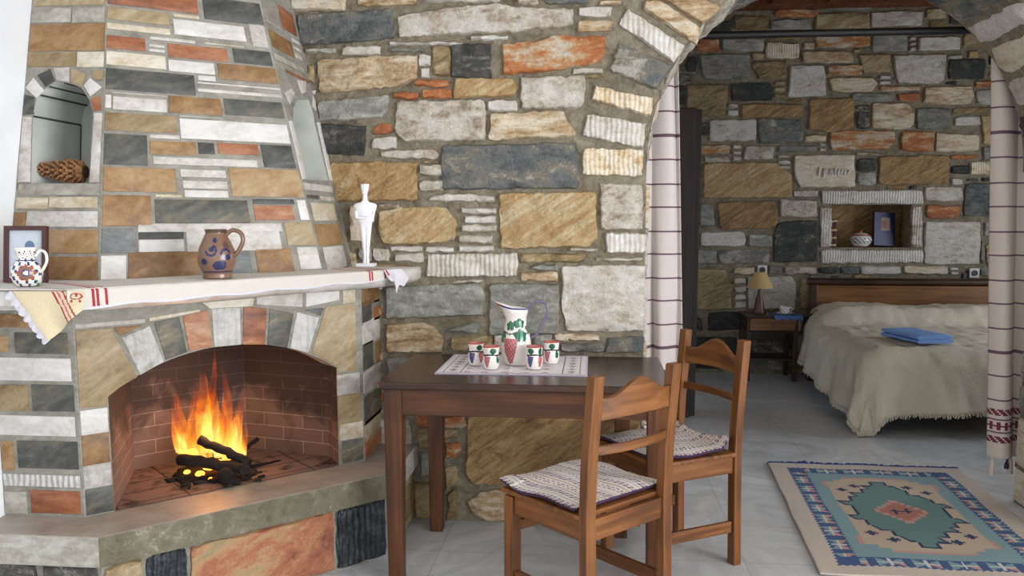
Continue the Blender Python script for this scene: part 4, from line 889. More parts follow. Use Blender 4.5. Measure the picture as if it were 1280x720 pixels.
# top of the cloth behind the corner, lying on the mantel
b = MB(); top = [(-1.70, 2.214), (-1.45, 2.214), (-1.30, 2.45), (-1.47, 2.56)]
b.add([(x, y, ZM + zz) for zz in (.001, .005) for x, y in top], [(3, 2, 1, 0), (4, 5, 6, 7), (0, 1, 5, 4), (1, 2, 6, 5), (2, 3, 7, 6), (3, 0, 4, 7)], 'linen'); b.build('turned_end', mc, world=True)
# lace end at the right
LP = [MBp - nin * .012 - dv * .02 + Vector((0, 0, ZM + .006))]
def endf(u, v):
    p = MBp + dv * (-.03 + .10 * u) - nin * (OUT + .004 + .014 * math.sin(u * 8) * v); hang = .085 * (1 - abs(u - .55) * 1.15) * (1 + .12 * math.sin(u * 25)); x = p + Vector((.02 * v, -.01 * v, 0))
    return (x.x, x.y, ZM + .006 - hang * v)
b = MB(); b.grid(26, 14, endf, lambda u, v: 'red_thread' if (v < .5 and abs(u - .12) < .03) else 'lace'); b.build('lace_end', mc, smooth=60, world=True)
# ================================================================ TABLE
TX0, TX1, TY0, TY1 = -.757, .278, 2.868, 3.515
t = thing('dining_table', 'dark brown wooden table pushed against the stone wall by the arch', 'table', ((TX0 + TX1) / 2, (TY0 + TY1) / 2, 0))
hx, hy = (TX1 - TX0) / 2, (TY1 - TY0) / 2
b = MB(); b.box(-hx, hx, -hy, hy, .722, .75, 'table_top_wood'); b.build('tabletop', t, bevel=.007, seg=3)
for (x0, x1, y0, y1, axm) in ((-hx + .07, hx - .07, -hy + .03, -hy + .052, 'X'), (-hx + .11, hx - .11, hy - .07, hy - .048, 'X'), (-hx + .045, -hx + .067, -hy + .07, hy - .09, 'Y'), (hx - .067, hx - .045, -hy + .07, hy - .09, 'Y')):
    b = MB(); b.box(x0, x1, y0, y1, .625, .722, 'table_wood' + axm); b.build('apron', t, bevel=.003)
for (x, y) in ((-hx + .05, -hy + .055), (hx - .05, -hy + .055), (-hx + .105, hy - .085), (hx - .15, hy - .085)):
    b = MB(); q = .033; b.loft([[(x - s, y - s, z), (x + s, y - s, z), (x + s, y + s, z), (x - s, y + s, z)] for z, s in ((0, .027), (.62, q), (.722, q))], 'table_woodZ'); b.build('leg', t, bevel=.004)
# ================================================================ CHAIRS
def make_chair():
    t = thing('dining_chair', 'x', 'chair', group='dining chairs at the table'); W, D = .197, .19
    for s in (-1, 1):
        b = MB(); x = s * (W - .021)
        b.loft([[(x - .021, y - .017, z), (x + .021, y - .017, z), (x + .021, y + .017, z), (x - .021, y + .017, z)] for z, y in ((0, -D + .005), (.44, -D + .017), (.60, -D + .012), (.872, -D - .012))], 'chair_woodZ'); b.build('rear_post', t, bevel=.004)
        b = MB(); b.box(x - .021, x + .021, D - .042, D, 0, .425, 'chair_woodZ'); b.build('front_leg', t, bevel=.004)
    b = MB(); b.box(-W - .004, W + .004, -D + .03, D + .012, .432, .448, 'chair_woodX'); b.build('seat', t, bevel=.004)
    for (x0, x1, y0, y1, a) in ((-W + .042, W - .042, -D + .008, -D + .028, 'X'), (-W + .042, W - .042, D - .03, D - .008, 'X'), (-W + .01, -W + .03, -D + .034, D - .042, 'Y'), (W - .03, W - .01, -D + .034, D - .042, 'Y')):
        b = MB(); b.box(x0, x1, y0, y1, .365, .432, 'chair_wood' + a); b.build('seat_rail', t, bevel=.003)
    # crest rail: straight below, a raised bow above, slightly curved back
    b = MB(); n = 28; rings = []
    for k in range(n + 1):
        x = -W + .04 + (2 * W - .08) * k / n; u = 2 * k / n - 1; zt = .803 + .05 * (.5 + .5 * math.cos(PI * min(1, abs(u) / .82))) ** 1.0; zb = .735 + .006 * (1 - u * u); y = -D - .004 - .022 * (1 - u * u)
        rings.append([(x, y - .009, zb), (x, y + .009, zb), (x, y + .007, zt), (x, y - .011, zt)])
    b.loft(rings, 'chair_woodX'); b.build('crest_rail', t, bevel=.003, smooth=40)
    b = MB(); rings = []
    for k in range(n + 1):
        x = -W + .04 + (2 * W - .08) * k / n; u = 2 * k / n - 1; y = -D + .004 - .024 * (1 - u * u); rings.append([(x, y - .008, .63), (x, y + .008, .63), (x, y + .008, .658), (x, y - .008, .658)])
    b.loft(rings, 'chair_woodX'); b.build('back_rail', t, bevel=.003, smooth=40)
    for s in (-1, 1):
        b = MB(); x = s * (W - .02); b.box(x - .009, x + .009, -D + .03, D - .04, .13, .175, 'chair_woodY'); b.build('stretcher', t, bevel=.003)
    b = MB(); b.box(-W + .04, W - .04, D - .03, D - .012, .30, .335, 'chair_woodX'); b.build('stretcher', t, bevel=.003)
    return t
ch = make_chair()
c1, r1 = (-.010, 2.668, 0), math.radians(45.8); c2, r2 = (.306, 3.242, 0), math.radians(121.3)
ch.location = c1; ch.rotation_euler = (0, 0, r1); ch['label'] = 'wooden dining chair in front of the table with its bowed back towards us'
dup(ch, c2, r2, 'wooden dining chair at the right end of the table by the left curtain')
# seat cloths
def pad(name, loc, rot, label, pf):
    nx = 64
    def mt(u, v):
        x, y = v * 38, u * 41; q = y % 5.2; row = int(y / 5.2)
        if q < .8 or 1.5 < q < 2.2: return 'purple_thread' if (x + (0 if q < .8 else 1.1) + q * .9) % 2.1 < 1.25 else 'pad_white'
        if 3.3 < q < 4.1: return 'tan_thread' if (x + q) % 1.4 < .9 else 'beige_thread'
        if .8 < q < 1.5 and (x % 6.0) < 2.2: return 'beige_thread'
        return 'pad_white'
    b = MB(); b.grid(82, 80, lambda u, v: pf(u, v), mt); 
    b.grid(20, 20, lambda u, v: tuple(Vector(pf(.02 + u * .96, .02 + v * .96)) - Vector((0, 0, .013))), 'pad_purple')
    ed = [(k / 40, 0) for k in range(41)] + [(1, k / 40) for k in range(1, 41)] + [(1 - k / 40, 1) for k in range(1, 41)] + [(0, 1 - k / 40) for k in range(1, 41)]
    v = [pf(u, w) for u, w in ed] + [tuple(Vector(pf(.02 + u * .96, .02 + w * .96)) - Vector((0, 0, .013))) for u, w in ed]; n = len(ed)
    b.add(v, [(i, (i + 1) % n, n + (i + 1) % n, n + i) for i in range(n)], 'pad_purple')
    o = b.build(name, smooth=50); o.location = loc; o.rotation_euler = (0, 0, rot); return tag(o, label, 'cushion', 'woven seat cushions')
def pf1(u, v):
    x, y = (u - .5) * .405, -.146 + v * .363; e = min(u, 1 - u, v, 1 - v); z = .4675 + .005 * math.sin(u * 9 + 1) * math.sin(v * 7) + .004 * min(1, e * 8)
    if u < .15 and v > .8: z += .004
    x += .006 * math.sin(v * 11) * (1 if u > .5 else -1); return (x, y, z)
def pf2(u, v):
    x, y = (u - .5) * .385, -.146 + v * .35; e = min(u, 1 - u, v, 1 - v); z = .4675 + .005 * math.sin(u * 8 + 2) * math.sin(v * 9) + .004 * min(1, e * 8)
    q = max(0, 1 - v / .16); z += .048 * q * q * (.35 + .65 * abs(2 * u - 1) ** 1.5); y += .01 * q; return (x, y, z)
pad('seat_cushion', c1, r1, 'woven white and purple cushion on the front chair', pf1)
pad('seat_cushion.001', c2, r2, 'woven white and purple cushion with curled up edge on the chair at the right', pf2)
# ================================================================ TABLE SET
RX0, RX1, RY0, RY1 = -.583, -.016, 3.045, 3.49
def rn(u, v):
    x, y = u * 57, v * 44.5
    bx, by = min(x, 57 - x), min(y, 44.5 - y)
    if bx < .7 or by < .7: return 'runner_edge'
    if 2.2 < by < 2.7 and bx > 2.2: return 'runner_pink'
    if 9.0 < bx < 9.4 and by > 2.5: return 'runner_plum'
    if 2.7 < bx < 2.9 and by > 2.2: return 'runner_pink'
    if 3.5 < bx < 8.5 and 4 < by:
        q = (y - 4) % 6.2; a = abs((bx - 6) / 2.3); c_ = abs(q - 3.1) / 2.6
        if a + c_ < 1 and (int(bx * 1.7) + int(q * 1.7)) % 3 and c_ > .12: return 'runner_plum' if a < .55 else 'runner_pink'
    if bx > 10.5:
        q1, q2 = x % 7.5 - 3.75, y % 7.5 - 3.75
        if abs(q1) + abs(q2) < 2.2 and (int(abs(q1) * 2) + int(abs(q2) * 2)) % 2 == 0: return 'runner_pink'
    return 'runner_white'
def rf(u, v):
    e = .003 * math.sin(u * 60) if v in (0, 1) else 0
    return (RX0 + u * (RX1 - RX0), RY0 + v * (RY1 - RY0) + e, .7535 + .0012 * math.sin(u * 19) * math.sin(v * 5) + (.002 if abs(u - .48) < .01 else 0))
b = MB(); b.grid(150, 110, rf, rn); ed = [(RX0, RY0), (RX1, RY0), (RX1, RY1), (RX0, RY1)]; b.add([(x, y, z) for z in (.7502, .7528) for x, y in ed], [(0, 1, 5, 4), (1, 2, 6, 5), (2, 3, 7, 6), (3, 0, 4, 7)], 'runner_edge')
tag(b.build('table_runner', smooth=60), 'white embroidered table runner with plum patterns under the pitcher and cups', 'runner')
def grape(d, z, cx, ct, w, h):
    """cluster of grapes pointing down; ct = its top"""
    q = (ct - z) / h
    return 0 < q < 1 and abs(d - cx) < w * (1 - q ** 1.6 * .75)
# pitcher: pinched lip to the left, loop handle to the right
pit = on(645, 455, z=.756); sH = .235
t = thing('wine_pitcher', 'tall white ceramic pitcher painted with grapes and green leaves on the table', 'pitcher', (pit.x, pit.y, .7572)); fA = TO_CAM(pit)
def mpit(a, z, i):
    z /= sH; d = -(((a - fA + PI) % (2 * PI)) - PI)     # positive = to the left in the photograph
    d = -d
    if z > .985: return 'pot_blue'
    cell = (int(a * 14) + int(z * 36)) % 3
    if grape(d, z, -.42, .45, .52, .42): return 'pot_pink' if cell else 'pot_rose'
    if grape(d, z, 1.9, .42, .5, .36): return 'pot_blue' if cell else 'pot_lilac'
    for (cx, cz, w, h) in ((-.52, .66, .40, .075), (.30, .70, .52, .075), (.34, .50, .5, .10), (-1.2, .47, .36, .10), (1.4, .6, .5, .09), (2.6, .6, .5, .09), (-2.2, .6, .5, .09)):
        e = ((d - cx) / w) ** 2 + ((z - cz) / h) ** 2
        if e < 1 + .25 * math.sin(5 * math.atan2((z - cz) / h, (d - cx) / w)): return 'pot_leaf' if abs(d - cx) < .04 or abs(abs(d - cx) - .2) < .03 else 'pot_green'
    if abs(z - .545 - .02 * math.sin(a * 4)) < .013: return 'pot_black'
    return 'pot_white'
prof = smooth_prof([(.185 * sH, 0), (.2 * sH, .02 * sH), (.235 * sH, .12 * sH), (.255 * sH, .26 * sH), (.245 * sH, .42 * sH), (.20 * sH, .60 * sH), (.175 * sH, .72 * sH), (.18 * sH, .8 * sH), (.2 * sH, .88 * sH)], 11)
n = 132; rings = []; mats = []; ld = math.atan2(-_sy, -_cy)                 # towards the lip
def rimshape(j, r, zz, k):
    a = 2 * PI * j / n; c_ = math.cos(a - ld); lip = max(0, c_) ** 3 * k; rr = r * (1 + .85 * lip); back = max(0, -c_)
    return (rr * math.cos(a), rr * math.sin(a), zz + sH * (.10 * lip - .02 * back * k))
levels = [(r, z_, 0) for r, z_ in prof] + [(.2 * sH, .90 * sH, .35), (.2 * sH, .93 * sH, .7), (.205 * sH, .955 * sH, 1.0), (.195 * sH, .95 * sH, 1.0), (.18 * sH, .9 * sH, .6), (.16 * sH, .75 * sH, 0), (.2 * sH, .4 * sH, 0), (.001, .05 * sH, 0)]
for r, z_, k in levels: rings.append([rimshape(j, r, z_, k) for j in range(n)])
for i in range(len(levels) - 1):
    for j in range(n):
        a = 2 * PI * (j + .5) / n; zz = (levels[i][1] + levels[i + 1][1]) / 2
        if i < len(prof): mats.append(mpit(a, zz, i))
        elif i in (len(prof) + 1, len(prof) + 2): mats.append('pot_red' if math.cos(a - ld) > .86 else 'pot_blue')
        else: mats.append('pot_white')
mats += ['pot_white', 'pot_white']; b = MB(); b.loft(rings, mats); b.build('body', t, smooth=50)
handle('handle', [R3(.19 * sH, .86 * sH), R3(.24 * sH, .98 * sH), R3(.36 * sH, 1.05 * sH), R3(.5 * sH, 1.0 * sH), R3(.52 * sH, .85 * sH), R3(.42 * sH, .66 * sH), R3(.36 * sH, .52 * sH), R3(.26 * sH, .44 * sH)], .006, .005, 'pot_lilac', t)
def cup(u, v, cols, label, turn):
    p = on(u, v, z=.756); s = .088; t = thing('cup', label, 'cup', (p.x, p.y, .7572), 0, 'painted ceramic cups around the pitcher'); f = TO_CAM(p)
    def mc_(a, z, i):
        z /= s; d = (((a - f + PI) % (2 * PI)) - PI)
        if z > .95: return 'pot_red'
        cell = (int(a * 9) + int(z * 18)) % 3
        for (cx, col) in ((-.55, cols[0]), (.75, cols[1]), (2.3, cols[0]), (-2.0, cols[1])):
            if col and grape(d, z, cx, .56, .42, .46): return col if cell else {'pot_blue': 'pot_lilac', 'pot_pink': 'pot_rose'}[col]
        for (cx, cz, w, h) in ((turn, .8, .4, .13), (turn + 1.3 if turn < 0 else turn + .7, .42 if turn > 0 else .78, .3, .16), (turn + 2.6, .75, .4, .13), (turn - 2, .75, .4, .13)):
            if ((d - cx) / w) ** 2 + ((z - cz) / h) ** 2 < 1.05: return 'pot_green'
        if abs(z - .62 - .02 * math.sin(a * 3)) < .035: return 'pot_black'
        return 'pot_white'
    prof = smooth_prof([(.27 * s, 0), (.3 * s, .03 * s), (.355 * s, .22 * s), (.36 * s, .42 * s), (.335 * s, .58 * s), (.33 * s, .64 * s), (.35 * s, .8 * s), (.355 * s, 1 * s)], 9)
    b = MB(); b.lathe(prof + [(.32 * s, .99 * s), (.3 * s, .6 * s), (.001, .1 * s)], 88, lambda a, z, i: ('pot_red' if z > .9 * s else 'pot_rose') if i >= len(prof) else mc_(a, z, i)); b.build('body', t, smooth=50)
cup(595, 456, ('pot_blue', 'pot_pink'), 'painted cup farthest left of the pitcher with blue and pink grapes', .5)
cup(614, 461, ('pot_pink', None), 'painted cup nearest left of the pitcher with one pink grape cluster', .25)
cup(668, 461, ('pot_blue', 'pot_pink'), 'painted cup nearest right of the pitcher with a bright blue grape cluster', -.5)
cup(689, 454, ('pot_pink', None), 'painted cup farthest right of the pitcher, behind the blue grape cup', .1)
# ================================================================ CURTAINS AND ROD
RY, RZ = 4.125, 2.178
t = thing('curtain_rod', 'dark iron curtain rod across the back of the stone arch', 'curtain rod', (AX, RY, RZ))
b = MB(); b.tube([(-1.15, 0, 0), (0, 0, 0), (1.3, 0, 0)], .017, 'iron', 14); b.build('rod', t, smooth=50)
for s in (-1.06, 1.2):
    b = MB(); b.box(s - .012, s + .012, -.09, .012, -.012, .012, 'iron'); b.box(s - .02, s + .02, -.09, -.078, -.05, .05, 'iron'); b.build('bracket', t, bevel=.002)
def curtain(name, xa0, xa1, xb0, xb1, label, mat, folds, seed, side, amp=.034):
    """left and right limits at the rod (a) and at the hem (b); folds deepen downwards"""
    t = thing(name, label, 'curtain', ((xa0 + xa1) / 2, RY, .12), 0, 'striped curtains on the arch rod'); ox = t.location.x; ZH_, ZT_ = .19, RZ + .03; Hc = ZT_ - ZH_
    def edge(z):
        f = (ZT_ - z) / Hc; g = f ** .8
        return xa0 + (xb0 - xa0) * g, xa1 + (xb1 - xa1) * g
    def pos(u, z):
        a, e = edge(z); f = (ZT_ - z) / Hc; x = a + (e - a) * u + .012 * math.sin(u * folds * 2 * PI + seed + 1.2)
        y = amp * (.55 + .45 * f) * math.sin(u * folds * 2 * PI + seed + .25 * math.sin(z * 3)) + .008 * math.sin(u * 37 + z * 2)
        return (x - ox, y, z - .12)
    rows = []; z = ZH_
    nrow = int(Hc / .011)
    def mt(u, v):
        z = ZH_ + v * Hc; q = z - .30
        if q < -.03: return mat
        if q < .15:
            if -.03 <= q < .0 or .10 <= q < .13: return 'curtain_red' if (int(u * folds * 26) + int(q * 120)) % 4 else mat
            if .015 < q < .022 or .078 < q < .086: return 'curtain_stripe'
            if .032 < q < .068 and (int(u * folds * 13) % 2 or .044 < q < .056): return 'curtain_red'
            return mat
        k = (z - .02) % .113
        if k < .0085: return 'curtain_stripe'
        return mat
    b = MB(); b.grid(int(folds * 26), 260, lambda u, v: pos(u, ZH_ + v * Hc), mt); o = b.build('panel', t, smooth=70)
    md = o.modifiers.new('thick', 'SOLIDIFY'); md.thickness = .003
    k = 0; nT = int(folds * 3.2)
    for i in range(nT):
        u = (i + .5) / nT; p = Vector(pos(u, ZH_)); cm = (mat, 'curtain_navy', mat, 'curtain_red')[i % 4]; big = cm == mat
        l = .085 if big else .045; r = .014 if big else .012; b = MB()
        b.lathe([(.003, .004), (.006, 0), (.0045, -.012), (r * .8, -.02), (r, -l), (.002, -l - .002)], 10, cm, Matrix.Translation(p)); b.build('tassel', t, smooth=50)
    return t
curtain('curtain', -.09, .392, -.06, .468, 'white curtain with thin purple stripes hanging left behind the arch pier', 'curtain', 4.4, 1.0, -1)
curtain('curtain.001', 1.79, 2.45, 1.905, 2.55, 'shaded curtain with purple stripes and tassels at the right side of the arch', 'curtain_shaded', 5.0, 2.4, 1)  # darker, warmer cloth than the left panel: shade put into the colour
# ================================================================ RUG
RW, RL = .98, 1.46; rc = on(1126, 643, z=0)
def rugmat(u, v):
    x, y = u * RW, v * RL; bx, by = min(x, RW - x), min(y, RL - y); px_, py_ = x - RW / 2, y - RL / 2
    zig = .004 * (int(y * 70) % 2) if bx < by else .004 * (int(x * 70) % 2)
    if min(bx, by) < .085 + zig: return 'rug_cream'
    if min(bx, by) < .175 - zig * 1.0:
        # bow-tie motifs along the band
        along, across = (y, bx - .13) if bx < by else (x, by - .13); L_ = RL if bx < by else RW; nmot = 9 if bx < by else 6; per = (L_ - .17) / nmot; q = ((along - .085) % per) - per / 2
        if bx < .175 and by < .175: q = 1
        s_ = q / .05; c_ = across / .038
        if abs(q) < .006 and abs(c_) < .9: return 'rug_white'
        if abs(s_) < 1 and abs(c_) < 1 and abs(c_) < abs(s_) * .95 + .12: 
            if abs(c_) < .14: return 'rug_white'
            return 'rug_aqua' if (across < 0) == (bx < by) or q < 0 and bx >= by else 'rug_pink'
        return 'rug_blue'
    # stepped sand field in the aqua ground, stepped medallion inside it
    ax_, ay_ = abs(px_), abs(py_)
    sand = (ax_ < .25 and ay_ < .42) or (ax_ < .16 and ay_ < .475) or (ax_ < .205 and ay_ < .45)
    if not sand:
        if (ax_ < .16 and ay_ < .495) or (ax_ < .27 and .33 < ay_ < .42): return 'rug_pink'
        return 'rug_aqua'
    def med(px_, py_):
        a = abs(py_); k = int(a / .062)
        if k > 6: return -1
        w = (.205, .225, .19, .15, .11, .07, .04)[k]; f = (a - k * .062) / .062
        w += (.028 * (1 - f) if k in (1, 3, 5) else 0) if px_ * py_ > 0 else (.028 * f if k in (1, 3, 5) else 0)
        return w - abs(px_)
    if med(px_, py_) > 0:
        e = .014
        if min(med(px_ + e, py_), med(px_ - e, py_), med(px_, py_ + e), med(px_, py_ - e)) < 0: return 'rug_navy'
        r = int(ax_ / .022) * .022 / .105 + int(ay_ / .03) * .03 / .145
        if r < 1:
            if (ay_ < .009 and ax_ < .05) or (abs(ax_ - .028) < .008 and abs(py_ - .3 * px_) < .032): return 'rug_navy'
            return 'rug_red' if r < .8 else 'rug_pink'
        return 'rug_teal'
    for (cx, cy) in ((.125, .355), (.195, .285)):
        a, c_ = abs(ax_ - cx), abs(ay_ - cy)
        if (a < .007 and c_ < .03) or (c_ < .008 and a < .026) or (abs(a - c_) < .006 and a < .018): return 'rug_navy'
    return 'rug_sand'
t = thing('kilim_rug', 'woven kilim rug with blue border and stepped medallion on the marble floor', 'rug', (rc.x, rc.y, .001), math.radians(-4))
def rugp(u, v):
    e = .006 * noise.noise(Vector((v * 6, u * 5, 2))); z = .007 + .004 * noise.noise(Vector((u * 5, v * 7, 9))) + (.002 * math.sin(v * 24) if u < .02 else 0)
    return ((u - .5) * RW + .03 * (v - .5) * 0 + e, (v - .5) * RL + .05 * (u - .5), z)
b = MB(); b.grid(140, 210, rugp, rugmat); o = b.build('field', t, smooth=60); md = o.modifiers.new('thick', 'SOLIDIFY'); md.thickness = .006; md.offset = -1
b = MB()
for k in range(150):
    u = (k + random.random()) / 150; p = Vector(rugp(min(1, u), 1)); q = p + Vector((random.uniform(-.03, .03), random.uniform(.015, .045), random.uniform(-.003, .01) if 22 < k < 40 else -.002)); b.tube([p, p.lerp(q, .5) + Vector((0, 0, .004)), q], .0048, 'fringe_blue', 6)
b.tube([rugp(k / 30, 1) for k in range(31)], .009, 'fringe_blue', 6)
f = b.build('fringe', t); f['kind'] = 'stuff'; f['label'] = 'dark blue knotted fringe'
# ================================================================ BED
BXL, BXR, BYF, BYH, BZ = 1.64, 3.44, 5.2, 7.18, .50
t = thing('bed', 'double bed with brown wooden headboard under a pale spread', 'bed', ((BXL + BXR) / 2, 6.2, 0)); bx, by = t.location.x, t.location.y
hx0, hx1 = 1.775 - bx, 3.42 - bx; yh = 7.03 - by
def bar(x0, x1, y0, y1, z0, z1, mat, name, bev=.006):
    b = MB(); b.box(x0, x1, y0, y1, z0, z1, mat); return b.build(name, t, bevel=bev)
bar(hx0 + .04, hx1 - .04, yh + .02, yh + .05, .3, .79, 'bed_woodX', 'headboard')
b = MB(); b.tube([(hx0 - .02, yh + .045, .82), ((hx0 + hx1) / 2, yh + .045, .82), (hx1 + .02, yh + .045, .82)], [(.04, .032)] * 3, 'dark_woodX', 16); b.build('headboard_rail', t, smooth=50)
for x in (hx0, hx1 - .05): bar(x, x + .05, yh, yh + .075, 0, .8, 'dark_woodZ', 'headboard_post')
bar(BXL - bx + .12, BXR - bx - .12, BYF - by + .12, yh, .2, .27, 'dark_woodX', 'bed_frame')
bar(BXL - bx + .10, BXR - bx - .10, BYF - by + .10, yh - .005, .271, BZ - .015, 'mattress', 'mattress', .04)
for x in (1.715, 3.31): bar(x - bx, x - bx + .055, BYF - by + .07, BYF - by + .125, 0, .2, 'dark_woodZ', 'bed_leg')
# bedspread: one cloth over mattress and pillows
nA, nB = 120, 130; a0, a1, b0, b1 = -.47, 2.0, -.50, 1.83
def spread(u, v):
    a = a0 + (a1 - a0) * u; bb = b0 + (b1 - b0) * v
    if a < 0:      # the side drop is shorter towards the head
        pass
    top = BZ + .035; X0, Y0 = BXL + .01, BYF + .02; R_ = .12
    w = noise.noise(Vector((a * 5, bb * 5, 4))) * .011 + noise.noise(Vector((a * 14, bb * 11, 1))) * .006 + abs(noise.noise(Vector((a * 9 + bb * 4, bb * 5 - a * 3, 7)))) * .016
    # pillows swell under the cloth near the head
    pil = 0
    if bb > 1.2:
        f = min(1, (bb - 1.2) / .25) * (1 if bb < 1.72 else max(0, 1 - (bb - 1.72) / .16)); f = f * f * (3 - 2 * f); pil = .125 * f * min(1, max(0, (a + .02) / .3)) ** .6 * (.86 + .14 * abs(math.cos((a - .45) * PI / .9)))
    if a >= R_ and bb >= R_: return (X0 + a, Y0 + bb, top + pil + w)
    da, db = max(0, R_ - a), max(0, R_ - bb)
    d = math.hypot(da, db); ux, uy = (da / d, db / d)
    if d < R_ * PI / 2: ang = d / R_; out, z = R_ * math.sin(ang), top - R_ * (1 - math.cos(ang))
    else:
        h = d - R_ * PI / 2; fold = .018 * math.sin((bb if da > db else a) * 15 + 1.0) * min(1, h / .25) + .03 * min(1, h / .4); out, z = R_ + fold + .05 * h, top - R_ - h
    z = max(z, .035)
    X0 += .07 * (lambda f: f * f * (3 - 2 * f))(min(1, max(0, (bb - 1.25) / .45)))
    bx_, by_ = (max(a, R_) if da == 0 else R_), (max(bb, R_) if db == 0 else R_)
    return (X0 + bx_ - ux * out + w, Y0 + by_ - uy * out + w, z + (pil if d < .1 else pil * .4))
def hemA(bb):   # how far the side hangs
    return -.30 - .10 * max(0, min(1, (1.2 - bb) / 1.2)) 
b = MB(); V = []
for j in range(nB + 1):
    for i in range(nA + 1):
        v = j / nB; u = i / nA; bb = b0 + (b1 - b0) * v; lo = hemA(bb); 
        ai = lo + (a1 - lo) * u; lb = -.40 + .085 * min(1, max(0, (ai + .05) / .5)) + .012 * math.sin(ai * 9); V.append(spread((ai - a0) / (a1 - a0), (lb + (b1 - lb) * v - b0) / (b1 - b0)))
Fc = [(j * (nA + 1) + i, j * (nA + 1) + i + 1, (j + 1) * (nA + 1) + i + 1, (j + 1) * (nA + 1) + i) for j in range(nB) for i in range(nA)]
b.add(V, Fc, 'spread'); sp_t = b.build('bedspread', smooth=70); md = sp_t.modifiers.new('thick', 'SOLIDIFY'); md.thickness = .006; md.offset = -1
tag(sp_t, 'rumpled off-white bedspread draped over the bed with frayed hem', 'bedspread')
b = MB(); hem = [V[i] for i in range(nA + 1)] + []
side = [V[j * (nA + 1)] for j in range(nB + 1)]
for L_ in (hem, side):
    for k in range(len(L_) - 1):
        for q in (0, .33, .66):
            p = Vector(L_[k]).lerp(Vector(L_[k + 1]), q + random.uniform(-.1, .1)); e = p + Vector((random.uniform(-.008, .008), random.uniform(-.008, .004), -random.uniform(.012, .03))); e.z = max(.004, e.z); b.tube([p, e], .003, 'spread', 4)
fr = b.build('fringe', sp_t); fr['kind'] = 'stuff'
# folded blue towel
tc_ = [on(u, v, z=.55) for u, v in ((1108, 424), (1150, 434), (1183, 428), (1140, 414))]; ctr = sum(tc_, Vector((0, 0, 0))) / 4; ex = (tc_[2] - tc_[1])
t = thing('folded_towel', 'folded light blue towel lying on the bed', 'towel', (ctr.x, ctr.y, .552), math.radians(14))
def layer(w, d, z0, th, name, dx=0):
    b = MB(); n = 14; rings = []
    for k in range(n + 1):
        y = -d / 2 + d * k / n; ring = []
        for j in range(16):
            a = 2 * PI * j / 16; ca, sa = math.cos(a), math.sin(a); x = (w / 2) * math.copysign(abs(ca) ** .35, ca); z = th / 2 * math.copysign(abs(sa) ** .6, sa); e = .004 * noise.noise(Vector((x * 9, y * 9, z0 * 50)))
            ring.append((x + dx, y, z0 + th / 2 + z + e))
        rings.append(ring)
    b.loft(rings, 'towel'); return b.build(name, t, smooth=60, bevel=.003)
layer(.25, .40, 0, .026, 'fold'); layer(.245, .385, .026, .026, 'fold', -.003)
# ================================================================ NIGHTSTAND
nx0, nx1, ny0, ny1 = 1.262, 1.672, 6.98, 7.32
t = thing('nightstand', 'dark wooden bedside table with one brown drawer left of the bed', 'nightstand', ((nx0 + nx1) / 2, (ny0 + ny1) / 2, 0)); w, d = (nx1 - nx0) / 2, (ny1 - ny0) / 2
b = MB(); b.box(-w - .015, w + .015, -d - .015, d, .525, .545, 'dark_woodX'); b.build('top', t, bevel=.004)
b = MB()
for (x0, x1, y0, y1, z0, z1) in ((-w, -w + .02, -d, d, .415, .525), (w - .02, w, -d, d, .415, .525), (-w, w, d - .02, d, .3, .525), (-w, w, -d, d, .405, .415)): b.box(x0, x1, y0, y1, z0, z1, 'dark_woodX')
b.build('case', t, bevel=.003)
b = MB(); b.box(-w + .022, w - .022, -d - .006, -d + .02, .42, .522, 'bed_woodX'); dr = b.build('drawer', t, bevel=.004)
b = MB(); b.lathe([(.004, 0), (.005, .008), (.01, .014), (.009, .02), (.001, .022)], 14, 'dark_woodX', Matrix.Translation((0, -d - .006, .47)) @ Matrix.Rotation(PI / 2, 4, 'X')); b.build('knob', dr, smooth=50)
for sx in (-1, 1):
    for sy in (-1, 1):
        b = MB(); x, y = sx * (w - .018), sy * (d - .018); b.box(x - .018, x + .018, y - .018, y + .018, 0, .41, 'dark_woodZ'); b.build('leg', t, bevel=.003)
b = MB(); b.box(-w + .02, w - .02, -d + .01, d - .01, .17, .188, 'dark_woodX'); b.build('shelf', t, bevel=.002)
# lamp
lp = (1.385, 7.14)
t = thing('table_lamp', 'bedside lamp with tan conical shade and turned wooden base', 'lamp', (lp[0], lp[1], .545))
b = MB(); b.lathe(smooth_prof([(.05, 0), (.05, .012), (.046, .02), (.036, .09), (.016, .17), (.011, .2), (.012, .215)]), 24, 'lamp_wood'); b.build('base', t, smooth=50)
b = MB(); b.lathe([(.112, .215), (.046, .345), (.043, .345), (.109, .215)], 36, 'shade_cloth', cap=False); b.build('shade', t, smooth=40)
b = MB(); b.lathe([(.001, .2), (.012, .21), (.024, .24), (.024, .262), (.014, .285), (.001, .29)], 14, 'pot_white'); b.build('bulb', t, smooth=60)
